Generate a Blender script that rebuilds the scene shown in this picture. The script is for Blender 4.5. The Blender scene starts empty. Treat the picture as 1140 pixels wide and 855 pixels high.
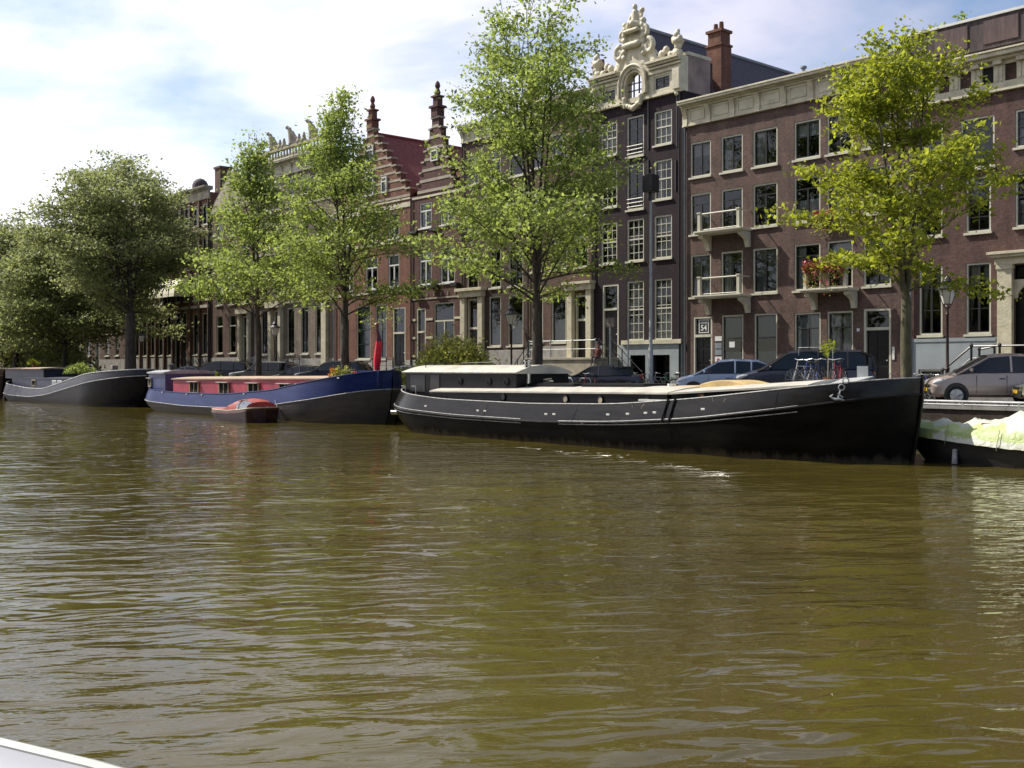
import bpy, math, random
import numpy as np
from mathutils import Vector, Matrix, noise as mn
random.seed(7); RNG = np.random.default_rng(7)
sc = bpy.context.scene
COL = sc.collection
R = math.radians
EYE = 2.8; STREET = 1.55; FAC = 46.0; QUAY = 34.0

# ---------------------------------------------------------------- survey: the canal runs along X, houses stand at Y=46
def ZD(px, Y): return 1594.0*Y/(px+480.0)
def XP(px, Y=FAC): return (.659*Y-ZD(px, Y))/.752
def ZP(px, py, Y=FAC): return EYE+(410.0-py)*ZD(px, Y)/1200.0

# ---------------------------------------------------------------- materials
MATS = {}
def nn(nt, typ, x=0, y=0, **kw):
    n = nt.nodes.new(typ); n.location = (x, y)
    for k, v in kw.items(): setattr(n, k, v)
    return n
def mat(name, col, rough=.7, metal=0., var=.15, vscale=2.5, col2=None, bump=0., bscale=20., spec=.5, coat=0., detail=6., stretch=None):
    if name in MATS: return MATS[name]
    m = bpy.data.materials.new(name); m.use_nodes = True; nt = m.node_tree; L = nt.links
    b = nt.nodes['Principled BSDF']
    b.inputs['Roughness'].default_value = rough; b.inputs['Metallic'].default_value = metal
    b.inputs['Specular IOR Level'].default_value = spec
    b.inputs['Coat Weight'].default_value = coat
    tc = nn(nt, 'ShaderNodeTexCoord'); src = tc.outputs['Object']
    if stretch:
        mp = nn(nt, 'ShaderNodeMapping'); mp.inputs['Scale'].default_value = stretch
        L.new(src, mp.inputs['Vector']); src = mp.outputs['Vector']
    no = nn(nt, 'ShaderNodeTexNoise'); no.inputs['Scale'].default_value = vscale; no.inputs['Detail'].default_value = detail
    no.inputs['Roughness'].default_value = .6
    L.new(src, no.inputs['Vector'])
    rp = nn(nt, 'ShaderNodeValToRGB')
    c2 = col2 if col2 else tuple(min(1, c*(1+var*1.6)) for c in col)
    c1 = tuple(c*(1-var*1.6) for c in col) if not col2 else col
    rp.color_ramp.elements[0].position = .32; rp.color_ramp.elements[1].position = .68
    rp.color_ramp.elements[0].color = (*c1, 1); rp.color_ramp.elements[1].color = (*c2, 1)
    L.new(no.outputs['Fac'], rp.inputs['Fac']); L.new(rp.outputs['Color'], b.inputs['Base Color'])
    if bump:
        n2 = nn(nt, 'ShaderNodeTexNoise'); n2.inputs['Scale'].default_value = bscale; n2.inputs['Detail'].default_value = 4
        L.new(src, n2.inputs['Vector'])
        bp = nn(nt, 'ShaderNodeBump'); bp.inputs['Strength'].default_value = bump; bp.inputs['Distance'].default_value = .03
        L.new(n2.outputs['Fac'], bp.inputs['Height']); L.new(bp.outputs['Normal'], b.inputs['Normal'])
    MATS[name] = m; return m
def brick_mat(name, c1, c2, mortar, dirt=.35, sz=1.1):
    if name in MATS: return MATS[name]
    m = bpy.data.materials.new(name); m.use_nodes = True; nt = m.node_tree; L = nt.links
    b = nt.nodes['Principled BSDF']; b.inputs['Roughness'].default_value = .85; b.inputs['Specular IOR Level'].default_value = .25
    tc = nn(nt, 'ShaderNodeTexCoord'); sx = nn(nt, 'ShaderNodeSeparateXYZ'); L.new(tc.outputs['Object'], sx.inputs[0])
    ad = nn(nt, 'ShaderNodeMath', operation='ADD'); L.new(sx.outputs['X'], ad.inputs[0]); L.new(sx.outputs['Y'], ad.inputs[1])
    cb = nn(nt, 'ShaderNodeCombineXYZ'); L.new(ad.outputs[0], cb.inputs['X']); L.new(sx.outputs['Z'], cb.inputs['Y'])
    br = nn(nt, 'ShaderNodeTexBrick'); br.inputs['Scale'].default_value = 1.0
    br.inputs['Brick Width'].default_value = .23; br.inputs['Row Height'].default_value = .07; br.inputs['Mortar Size'].default_value = .008
    br.inputs['Color1'].default_value = (*c1, 1); br.inputs['Color2'].default_value = (*c2, 1); br.inputs['Mortar'].default_value = (*mortar, 1)
    L.new(cb.outputs[0], br.inputs['Vector'])
    no = nn(nt, 'ShaderNodeTexNoise'); no.inputs['Scale'].default_value = sz; no.inputs['Detail'].default_value = 9; no.inputs['Roughness'].default_value = .7
    L.new(tc.outputs['Object'], no.inputs['Vector'])
    rp = nn(nt, 'ShaderNodeValToRGB'); rp.color_ramp.elements[0].position = .3; rp.color_ramp.elements[1].position = .72
    lo = 1-dirt; rp.color_ramp.elements[0].color = (lo, lo, lo, 1); rp.color_ramp.elements[1].color = (1.25, 1.2, 1.15, 1)
    L.new(no.outputs['Fac'], rp.inputs['Fac'])
    mx = nn(nt, 'ShaderNodeMix', data_type='RGBA', blend_type='MULTIPLY'); mx.inputs[0].default_value = 1
    L.new(br.outputs['Color'], mx.inputs[6]); L.new(rp.outputs['Color'], mx.inputs[7])
    mp = nn(nt, 'ShaderNodeMapping'); mp.inputs['Scale'].default_value = (1.7, 1.7, .16); L.new(tc.outputs['Object'], mp.inputs['Vector'])
    ns = nn(nt, 'ShaderNodeTexNoise'); ns.inputs['Scale'].default_value = 1.0; ns.inputs['Detail'].default_value = 6; ns.inputs['Roughness'].default_value = .65; L.new(mp.outputs[0], ns.inputs['Vector'])
    rs = nn(nt, 'ShaderNodeValToRGB'); rs.color_ramp.elements[0].position = .30; rs.color_ramp.elements[1].position = .62; rs.color_ramp.elements[0].color = (.70, .68, .68, 1); rs.color_ramp.elements[1].color = (1.06, 1.05, 1.03, 1); L.new(ns.outputs['Fac'], rs.inputs['Fac'])
    nf = nn(nt, 'ShaderNodeTexNoise'); nf.inputs['Scale'].default_value = 7.0; nf.inputs['Detail'].default_value = 5; nf.inputs['Roughness'].default_value = .8; L.new(cb.outputs[0], nf.inputs['Vector'])
    rf_ = nn(nt, 'ShaderNodeValToRGB'); rf_.color_ramp.elements[0].position = .36; rf_.color_ramp.elements[1].position = .64; rf_.color_ramp.elements[0].color = (.72, .72, .74, 1); rf_.color_ramp.elements[1].color = (1.28, 1.24, 1.2, 1); L.new(nf.outputs['Fac'], rf_.inputs['Fac'])
    m2 = nn(nt, 'ShaderNodeMix', data_type='RGBA', blend_type='MULTIPLY'); m2.inputs[0].default_value = 1; L.new(mx.outputs[2], m2.inputs[6]); L.new(rs.outputs['Color'], m2.inputs[7])
    m3 = nn(nt, 'ShaderNodeMix', data_type='RGBA', blend_type='MULTIPLY'); m3.inputs[0].default_value = 1; L.new(m2.outputs[2], m3.inputs[6]); L.new(rf_.outputs['Color'], m3.inputs[7]); L.new(m3.outputs[2], b.inputs['Base Color'])
    n2 = nn(nt, 'ShaderNodeTexNoise'); n2.inputs['Scale'].default_value = 9; n2.inputs['Detail'].default_value = 5
    L.new(tc.outputs['Object'], n2.inputs['Vector'])
    bp = nn(nt, 'ShaderNodeBump'); bp.inputs['Strength'].default_value = .35; bp.inputs['Distance'].default_value = .02
    L.new(n2.outputs['Fac'], bp.inputs['Height']); L.new(bp.outputs['Normal'], b.inputs['Normal'])
    MATS[name] = m; return m
def glass_mat(name, tint=(.55, .6, .6), refl=1.0, dark=.5):
    if name in MATS: return MATS[name]
    m = bpy.data.materials.new(name); m.use_nodes = True; nt = m.node_tree; L = nt.links
    nt.nodes.remove(nt.nodes['Principled BSDF']); out = nt.nodes['Material Output']
    tr = nn(nt, 'ShaderNodeBsdfTransparent'); tr.inputs[0].default_value = (*tint, 1)
    gl = nn(nt, 'ShaderNodeBsdfGlossy'); gl.inputs['Roughness'].default_value = .02; gl.inputs['Color'].default_value = (.9, .92, .95, 1)
    fr = nn(nt, 'ShaderNodeFresnel'); fr.inputs['IOR'].default_value = 1.6
    tc = nn(nt, 'ShaderNodeNewGeometry'); no = nn(nt, 'ShaderNodeTexNoise'); no.inputs['Scale'].default_value = 1.1
    L.new(tc.outputs['Position'], no.inputs['Vector'])
    bp = nn(nt, 'ShaderNodeBump'); bp.inputs['Strength'].default_value = .25; bp.inputs['Distance'].default_value = .03
    L.new(no.outputs['Fac'], bp.inputs['Height']); L.new(bp.outputs['Normal'], gl.inputs['Normal'])
    mu = nn(nt, 'ShaderNodeMath', operation='MULTIPLY'); mu.inputs[1].default_value = refl; mu.use_clamp = True
    L.new(fr.outputs[0], mu.inputs[0])
    mx = nn(nt, 'ShaderNodeMixShader'); L.new(mu.outputs[0], mx.inputs[0]); L.new(tr.outputs[0], mx.inputs[1]); L.new(gl.outputs[0], mx.inputs[2])
    L.new(mx.outputs[0], out.inputs['Surface'])
    MATS[name] = m; return m
def leaf_mat(name, c_lo, c_hi, trans=.45, scale=1.2):
    if name in MATS: return MATS[name]
    m = bpy.data.materials.new(name); m.use_nodes = True; nt = m.node_tree; L = nt.links
    nt.nodes.remove(nt.nodes['Principled BSDF']); out = nt.nodes['Material Output']
    at = nn(nt, 'ShaderNodeAttribute', attribute_name='tone')
    tc = nn(nt, 'ShaderNodeTexCoord'); no = nn(nt, 'ShaderNodeTexNoise'); no.inputs['Scale'].default_value = scale; no.inputs['Detail'].default_value = 3
    L.new(tc.outputs['Object'], no.inputs['Vector'])
    ad = nn(nt, 'ShaderNodeMath', operation='MULTIPLY_ADD'); ad.inputs[1].default_value = .55
    L.new(at.outputs['Fac'], ad.inputs[0])
    m2 = nn(nt, 'ShaderNodeMath', operation='MULTIPLY'); m2.inputs[1].default_value = .5; L.new(no.outputs['Fac'], m2.inputs[0])
    L.new(m2.outputs[0], ad.inputs[2])
    rp = nn(nt, 'ShaderNodeValToRGB'); rp.color_ramp.elements[0].position = .15; rp.color_ramp.elements[1].position = .85
    rp.color_ramp.elements[0].color = (*c_lo, 1); rp.color_ramp.elements[1].color = (*c_hi, 1)
    L.new(ad.outputs[0], rp.inputs['Fac'])
    d = nn(nt, 'ShaderNodeBsdfPrincipled'); d.inputs['Roughness'].default_value = .55; d.inputs['Specular IOR Level'].default_value = .35
    t = nn(nt, 'ShaderNodeBsdfTranslucent')
    hs = nn(nt, 'ShaderNodeHueSaturation'); hs.inputs['Value'].default_value = 1.7; hs.inputs['Saturation'].default_value = 1.05; hs.inputs['Hue'].default_value = .49
    L.new(rp.outputs['Color'], hs.inputs['Color']); L.new(hs.outputs[0], t.inputs['Color'])
    L.new(rp.outputs['Color'], d.inputs['Base Color'])
    mx = nn(nt, 'ShaderNodeMixShader'); mx.inputs[0].default_value = trans
    L.new(d.outputs[0], mx.inputs[1]); L.new(t.outputs[0], mx.inputs[2]); L.new(mx.outputs[0], out.inputs['Surface'])
    MATS[name] = m; return m

B_PURPLE = brick_mat('brick_plum', (.150, .100, .086), (.115, .077, .068), (.14, .11, .10), .38)
B_MAROON = brick_mat('brick_maroon', (.138, .084, .074), (.104, .065, .058), (.09, .065, .06), .3)
B_BLACK = brick_mat('brick_blackened', (.034, .021, .028), (.024, .016, .021), (.034, .027, .031), .4)
B_BROWN = brick_mat('brick_brown', (.145, .092, .072), (.112, .072, .058), (.11, .085, .07), .35)
B_DARKBR = brick_mat('brick_dark_brown', (.105, .068, .058), (.080, .053, .047), (.075, .058, .05), .35)
B_RED = brick_mat('brick_red', (.215, .105, .072), (.165, .082, .060), (.15, .09, .07), .3)
B_CRIM = brick_mat('brick_crimson', (.130, .068, .060), (.100, .054, .050), (.10, .065, .06), .3)
B_STONE = brick_mat('brick_greyish', (.24, .205, .16), (.20, .17, .135), (.14, .12, .10), .3)
B_QUAY = brick_mat('quay_brick', (.085, .062, .05), (.06, .048, .04), (.06, .055, .048), .5, 1.5)
CREAM = mat('cream_paint', (.52, .475, .34), .55, var=.12, vscale=2.2, bump=.5, bscale=9, detail=9)
CREAMW = mat('cream_frame_paint', (.55, .53, .42), .45, var=.07, vscale=3)
WHITEP = mat('white_paint', (.66, .66, .62), .4, var=.05, vscale=3)
STONE = mat('sandstone', (.33, .29, .22), .8, var=.16, vscale=1.7, bump=.3, bscale=8)
STONEG = mat('weathered_stone', (.27, .255, .225), .8, var=.2, vscale=1.4, bump=.3, bscale=8)
GREYB = mat('blue_grey_plinth', (.27, .30, .31), .6, var=.08, vscale=1.3, bump=.1)
PLASTER = mat('mottled_plaster', (.26, .20, .175), .85, var=.2, vscale=1.0, bump=.2)  # random paler and darker patches
BLACKP = mat('black_gloss_paint', (.012, .012, .014), .25, var=.2)
IRON = mat('painted_iron', (.02, .02, .022), .4, var=.2)
DKFRAME = mat('dark_sash_paint', (.018, .018, .018), .35, var=.1)
DOORK = mat('black_door_paint', (.008, .007, .008), .3, var=.2, spec=.25)
DOORR = mat('oxblood_door_paint', (.045, .012, .012), .35, var=.2)
SLATE = mat('slate_roof', (.055, .045, .058), .75, var=.3, vscale=5, bump=.5, bscale=14, stretch=(1, 1, 2.5))
TILE = mat('red_pantile', (.20, .050, .040), .8, var=.28, vscale=5, bump=.6, bscale=10, stretch=(1, 1, 3))
ZINC = mat('zinc_sheet', (.24, .26, .28), .45, metal=.4, var=.12)
LEAD = mat('attic_cladding', (.060, .044, .044), .8, var=.3, vscale=2, bump=.2, stretch=(3, 3, .6))
CURT = mat('net_curtain', (.62, .61, .58), .9, var=.15, vscale=6, stretch=(7, 1, .25))
CURTD = mat('grey_blind', (.28, .30, .30), .9, var=.1, vscale=4, stretch=(5, 1, .3))
CURTP = mat('plum_curtain', (.13, .07, .13), .9, var=.2, vscale=6, stretch=(7, 1, .25))
CURTG = mat('green_blind', (.16, .22, .17), .9, var=.15, vscale=4, stretch=(5, 1, .3))
FROST = mat('frosted_film', (.30, .38, .34), .6, var=.05)
GLASS = glass_mat('window_glass', (.60, .64, .64), .85)
DARKIN = mat('interior_shade', (.012, .011, .010), .9, var=.3)  # near-black, so the shade of rooms and recesses is in the colour
CARGL = mat('car_glass', (.010, .012, .014), .05, var=.1, spec=.55)
CHROME = mat('polished_steel', (.62, .62, .60), .18, metal=1, var=.05)
GALV = mat('galvanised_steel', (.36, .38, .38), .5, metal=.3, var=.1)
BARK = mat('elm_bark', (.060, .048, .036), .9, var=.35, vscale=7, bump=.9, bscale=26, stretch=(1, 1, .25))
BARKL = mat('yellowish_bark', (.085, .078, .042), .9, var=.35, vscale=7, bump=.9, bscale=26, stretch=(1, 1, .25))  # paler and yellower than the other bark
L_LIME = leaf_mat('leaf_lime', (.095, .128, .014), (.310, .350, .045), .55)
L_MID = leaf_mat('leaf_fresh', (.085, .122, .028), (.262, .330, .080), .55)
L_OLIVE = leaf_mat('leaf_olive', (.085, .105, .040), (.255, .290, .110), .50)
L_BUSH = leaf_mat('leaf_shrub', (.12, .14, .03), (.34, .36, .09), .45, 4)
L_AUT = leaf_mat('leaf_amber', (.25, .10, .02), (.45, .22, .04), .4, 4)

# ---------------------------------------------------------------- mesh builder
class MB:
    def __init__(s): s.v = []; s.f = []
    def add(s, vs, fs):
        o = len(s.v); s.v.extend([tuple(p) for p in vs]); s.f.extend([tuple(i+o for i in q) for q in fs]); return s
    def box(s, x0, x1, y0, y1, z0, z1):
        if x0 > x1: x0, x1 = x1, x0
        if y0 > y1: y0, y1 = y1, y0
        if z0 > z1: z0, z1 = z1, z0
        return s.add([(x0,y0,z0),(x1,y0,z0),(x1,y1,z0),(x0,y1,z0),(x0,y0,z1),(x1,y0,z1),(x1,y1,z1),(x0,y1,z1)],
                     [(0,3,2,1),(4,5,6,7),(0,1,5,4),(1,2,6,5),(2,3,7,6),(3,0,4,7)])
    def quad(s, a, b, c, d): return s.add([a, b, c, d], [(0, 1, 2, 3)])
    def prism_xz(s, pts, y0, y1):   # outline in x,z, extruded along y
        n = len(pts)
        vs = [(p[0], y0, p[1]) for p in pts]+[(p[0], y1, p[1]) for p in pts]
        fs = [tuple(range(n)), tuple(range(2*n-1, n-1, -1))]+[(i, i+n, (i+1) % n+n, (i+1) % n) for i in range(n)]
        return s.add(vs, fs)
    def prism_yz(s, pts, x0, x1):
        n = len(pts)
        vs = [(x0, p[0], p[1]) for p in pts]+[(x1, p[0], p[1]) for p in pts]
        fs = [tuple(range(n-1, -1, -1)), tuple(range(n, 2*n))]+[(i, (i+1) % n, (i+1) % n+n, i+n) for i in range(n)]
        return s.add(vs, fs)
    def tube(s, pts, r, n=8, cap=True):
        pts = [Vector(p) for p in pts]; rs = r if isinstance(r, (list, tuple)) else [r]*len(pts)
        rings = []; up = Vector((0, 0, 1)); prev = None
        for i, p in enumerate(pts):
            d = (pts[min(i+1, len(pts)-1)]-pts[max(i-1, 0)])
            if d.length < 1e-9: d = Vector((0, 0, 1))
            d.normalize()
            if prev is None:
                u = d.cross(up) if abs(d.z) < .9 else d.cross(Vector((1, 0, 0)))
            else: u = prev-d*prev.dot(d)
            if u.length < 1e-6: u = d.cross(Vector((0, 1, 0)))
            u.normalize(); prev = u; w = d.cross(u)
            rings.append([p+(u*math.cos(2*math.pi*k/n)+w*math.sin(2*math.pi*k/n))*rs[i] for k in range(n)])
        vs = [v for q in rings for v in q]; fs = []
        for i in range(len(rings)-1):
            for k in range(n):
                a = i*n+k; b = i*n+(k+1) % n; fs.append((a, b, b+n, a+n))
        if cap: fs.append(tuple(range(n-1, -1, -1))); o = (len(rings)-1)*n; fs.append(tuple(o+k for k in range(n)))
        return s.add(vs, fs)
    def lathe(s, prof, c=(0, 0, 0), n=12, ax='z'):
        vs = []; fs = []
        for r, h in prof:
            for k in range(n):
                a = 2*math.pi*k/n; u, w = r*math.cos(a), r*math.sin(a)
                if ax == 'z': vs.append((c[0]+u, c[1]+w, c[2]+h))
                elif ax == 'y': vs.append((c[0]+u, c[1]+h, c[2]+w))
                else: vs.append((c[0]+h, c[1]+u, c[2]+w))
        for i in range(len(prof)-1):
            for k in range(n):
                a = i*n+k; b = i*n+(k+1) % n; fs.append((a, b, b+n, a+n))
        fs.append(tuple(range(n-1, -1, -1))); o = (len(prof)-1)*n; fs.append(tuple(o+k for k in range(n)))
        return s.add(vs, fs)
    def ball(s, c, r, sc3=(1, 1, 1), n=10, m=7):
        prof = []; vs = []; fs = []
        for i in range(m+1):
            ph = math.pi*i/m
            for k in range(n):
                a = 2*math.pi*k/n
                vs.append((c[0]+r*sc3[0]*math.sin(ph)*math.cos(a), c[1]+r*sc3[1]*math.sin(ph)*math.sin(a), c[2]+r*sc3[2]*math.cos(ph)))
        for i in range(m):
            for k in range(n):
                a = i*n+k; b = i*n+(k+1) % n; fs.append((a, a+n, b+n, b))
        return s.add(vs, fs)
    def loft(s, rings, closed=False, cap=False):
        n = len(rings[0]); vs = [v for q in rings for v in q]; fs = []
        for i in range(len(rings)-1):
            for k in range(n if closed else n-1):
                a = i*n+k; b = i*n+(k+1) % n; fs.append((a, b, b+n, a+n))
        if cap: fs.append(tuple(range(n-1, -1, -1))); o = (len(rings)-1)*n; fs.append(tuple(o+k for k in range(n)))
        return s.add(vs, fs)
    def build(s, name, m, parent=None, loc=(0, 0, 0), smooth=False, bevel=0., rz=0.):
        me = bpy.data.meshes.new(name); me.from_pydata(s.v, [], s.f); me.validate()
        if m: me.materials.append(m)
        if smooth:
            me.polygons.foreach_set('use_smooth', [True]*len(me.polygons))
            try: me.set_sharp_from_angle(angle=R(38))
            except Exception: pass
        me.update()
        o = bpy.data.objects.new(name, me); COL.objects.link(o); o.location = loc; o.rotation_euler.z = rz
        if parent: o.parent = parent
        if bevel:
            b = o.modifiers.new('bevel', 'BEVEL'); b.width = bevel; b.segments = 2; b.limit_method = 'ANGLE'
        return o
def tag(o, label, cat, group=None, kind=None):
    if label: o['label'] = label
    if cat: o['category'] = cat
    if group: o['group'] = group
    if kind: o['kind'] = kind
    return o
def thing(name, label, cat, loc=(0, 0, 0), rz=0, group=None):
    o = bpy.data.objects.new(name, None); COL.objects.link(o); o.location = loc; o.rotation_euler.z = rz
    o.empty_display_size = .3
    return tag(o, label, cat, group)
def structure(o): o['kind'] = 'structure'; return o
def copy_tree(o, parent=None):
    c = o.copy(); COL.objects.link(c)
    if parent is not None: c.parent = parent
    for ch in [x for x in ALLCH(o)]: copy_tree(ch, c)
    return c
def ALLCH(o): return [x for x in COL.objects if x.parent == o]
def place(src, loc, rz=0, label=None, s=None):
    c = copy_tree(src); c.location = loc; c.rotation_euler.z = rz
    if label: c['label'] = label
    if s: c.scale = (s, s, s)
    return c
def put_part(src, parent, loc):
    c = copy_tree(src, parent); c.location = loc; return c

exec_order = []
# ---------------------------------------------------------------- windows and doors (built once per size, copied)
WIN = {}
def make_window(w, h, style='tee', curtain=None, frame=None, sill=True, sash=None):
    key = (round(w, 2), round(h, 2), style, curtain, frame.name if frame else '', sill)
    if key in WIN: return WIN[key], False
    fm = frame or CREAMW; sm = sash or DKFRAME
    hw = w/2; t = .085
    m = MB()
    m.box(-hw, -hw+t, .04, .16, 0, h).box(hw-t, hw, .04, .16, 0, h).box(-hw+t, hw-t, .04, .16, h-t, h).box(-hw+t, hw-t, .04, .16, 0, t)
    iw = hw-t
    if style == 'sash':      # white glazing bars, 3 x n
        m.box(-iw, iw, .07, .14, h*.52-.04, h*.52+.04)
        for k in (1, 2):
            x = -iw+2*iw*k/3; m.box(x-.018, x+.018, .085, .13, t, h*.52-.04); m.box(x-.018, x+.018, .085, .13, h*.52+.04, h-t)
        n = max(4, int(round(h/.52)))
        for k in range(1, n):
            z = h*k/n
            if abs(z-h*.52) > .12: m.box(-iw, iw, .09, .128, z-.018, z+.018)
    elif style == 'whitecross':
        m.box(-iw, iw, .05, .15, h*.68-.05, h*.68+.05); m.box(-.05, .05, .05, .15, t, h*.68-.05)
    elif style == 'whitetee':
        m.box(-iw, iw, .05, .15, h*.72-.05, h*.72+.05)
    fr = m.build('window', fm)
    d = MB()
    if style in ('tee', 'six', 'double', 'plain', 'french', 'transom', 'bars'):
        q = .05
        d.box(-iw, -iw+q, .085, .15, t, h-t).box(iw-q, iw, .085, .15, t, h-t).box(-iw+q, iw-q, .085, .15, h-t-q, h-t).box(-iw+q, iw-q, .085, .15, t, t+q)
        if style in ('tee', 'french'):
            d.box(-iw+q, iw-q, .08, .15, h*.74-.03, h*.74+.03); d.box(-.05, .05, .08, .15, t+q, h*.74-.03)
        if style == 'double': d.box(-.05, .05, .08, .15, t+q, h-t-q)
        if style == 'transom': d.box(-iw+q, iw-q, .08, .15, h*.60-.03, h*.60+.03)
        if style == 'six':
            d.box(-iw+q, iw-q, .08, .15, h*.55-.03, h*.55+.03); d.box(-.022, .022, .09, .14, t+q, h-t-q)
            for z in (.28, .78): d.box(-iw+q, iw-q, .09, .14, h*z-.02, h*z+.02)
        if style == 'bars':
            d.box(-.05, .05, .08, .15, t+q, h-t-q)
            for z in (.36, .68): d.box(-iw+q, iw-q, .09, .14, h*z-.02, h*z+.02)
        d.build('sash', sm, fr)
    MB().quad((-iw, .12, t), (iw, .12, t), (iw, .12, h-t), (-iw, .12, h-t)).build('pane', GLASS, fr)
    if sill: MB().box(-hw-.07, hw+.07, -.10, .04, -.10, 0).build('sill', fm, fr)
    if curtain:
        cm = {'net': CURT, 'grey': CURTD, 'plum': CURTP, 'green': CURTG, 'tied': CURT, 'half': CURT, 'top': CURT, 'frost': FROST, 'topblind': CURTD, 'left': CURT}[curtain]
        c = MB()
        def wav(x0, x1, z0, z1, y=.24, slant=0):
            n = max(4, int((x1-x0)/.05)); rr = [[(x0+(x1-x0)*i/n, y+.02*math.sin(i*2.1), z0) for i in range(n+1)],
                                              [(x0+(x1-x0)*i/n, y+.02*math.sin(i*2.1), z1) for i in range(n+1)]]
            c.loft(rr)
        if curtain in ('net', 'grey', 'plum', 'green'):
            if style in ('tee', 'french', 'double', 'six') and curtain != 'plum':
                wav(-iw, -.08, t, h-t); wav(.08, iw, t, h-t)
            elif curtain == 'plum': wav(-iw, 0, t, h-t)
            else: wav(-iw, iw, t, h-t)
        elif curtain == 'half': wav(-iw, iw, t, h*.5)
        elif curtain in ('top', 'topblind'): wav(-iw, iw, h*.6, h-t)
        elif curtain == 'left': wav(-iw, -iw*.3, t, h-t)
        elif curtain == 'frost': wav(-iw, iw, t, h*.38, .18)
        elif curtain == 'tied':   # drapes pulled to the sides
            for sgn in (-1, 1):
                rr = []
                for z, wd in ((h-t, .95), (h*.8, .8), (h*.6, .55), (h*.42, .38), (h*.2, .2), (t, .16)):
                    n = 8; a = sgn*iw; b = sgn*iw*(1-wd*.82)
                    rr.append([(a+(b-a)*i/n, .24+.025*math.sin(i*2.4), z) for i in range(n+1)])
                c.loft(rr)
        c.build('curtain', cm, fr, smooth=True)
    if curtain == 'frost':
        c = MB(); n = 12
        c.loft([[(-iw+2*iw*i/n, .26, h*.62) for i in range(n+1)], [(-iw+2*iw*i/n, .26, h-t) for i in range(n+1)]]); c.build('blind', CURTD, fr)
    WIN[key] = fr; return fr, True
def make_door(w, h, transom, dm=None, fm=None):
    key = ('door', round(w, 2), round(h, 2), round(transom, 2), (dm or DOORK).name, (fm or CREAMW).name)
    if key in WIN: return WIN[key], False
    fm = fm or CREAMW; hw = w/2; t = .11; H = h
    dl = H-transom
    m = MB(); m.box(-hw, -hw+t, .02, .2, 0, H).box(hw-t, hw, .02, .2, 0, H).box(-hw+t, hw-t, .02, .2, H-t, H).box(-hw+t, hw-t, .0, .2, dl-.07, dl+.07)
    fr = m.build('doorway', fm)
    iw = hw-t
    d = MB(); d.box(-iw, iw, .14, .19, 0, dl-.07)
    for x0, x1 in ((-iw+.1, -.06), (.06, iw-.1)):
        for z0, z1 in ((.15, dl*.38), (dl*.43, dl*.72), (dl*.77, dl-.2)):
            d.box(x0, x1, .122, .14, z0, z1)
    dd = d.build('door', dm or DOORK, fr, bevel=.008)
    MB().lathe([(.035, 0), (.045, .02), (.03, .05)], (iw*.75, .085, dl*.48), 8, 'y').build('handle', CHROME, dd)
    if transom > .3: MB().quad((-iw, .15, dl+.07), (iw, .15, dl+.07), (iw, .15, H-t), (-iw, .15, H-t)).build('pane', GLASS, fr)
    MB().box(-hw-.04, hw+.04, -.22, .02, -.14, 0).build('step', STONEG, fr)
    WIN[key] = fr; return fr, True
def inst(proto, first, parent, loc):
    o = proto if first else copy_tree(proto)
    o.parent = parent; o.location = loc; return o

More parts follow.
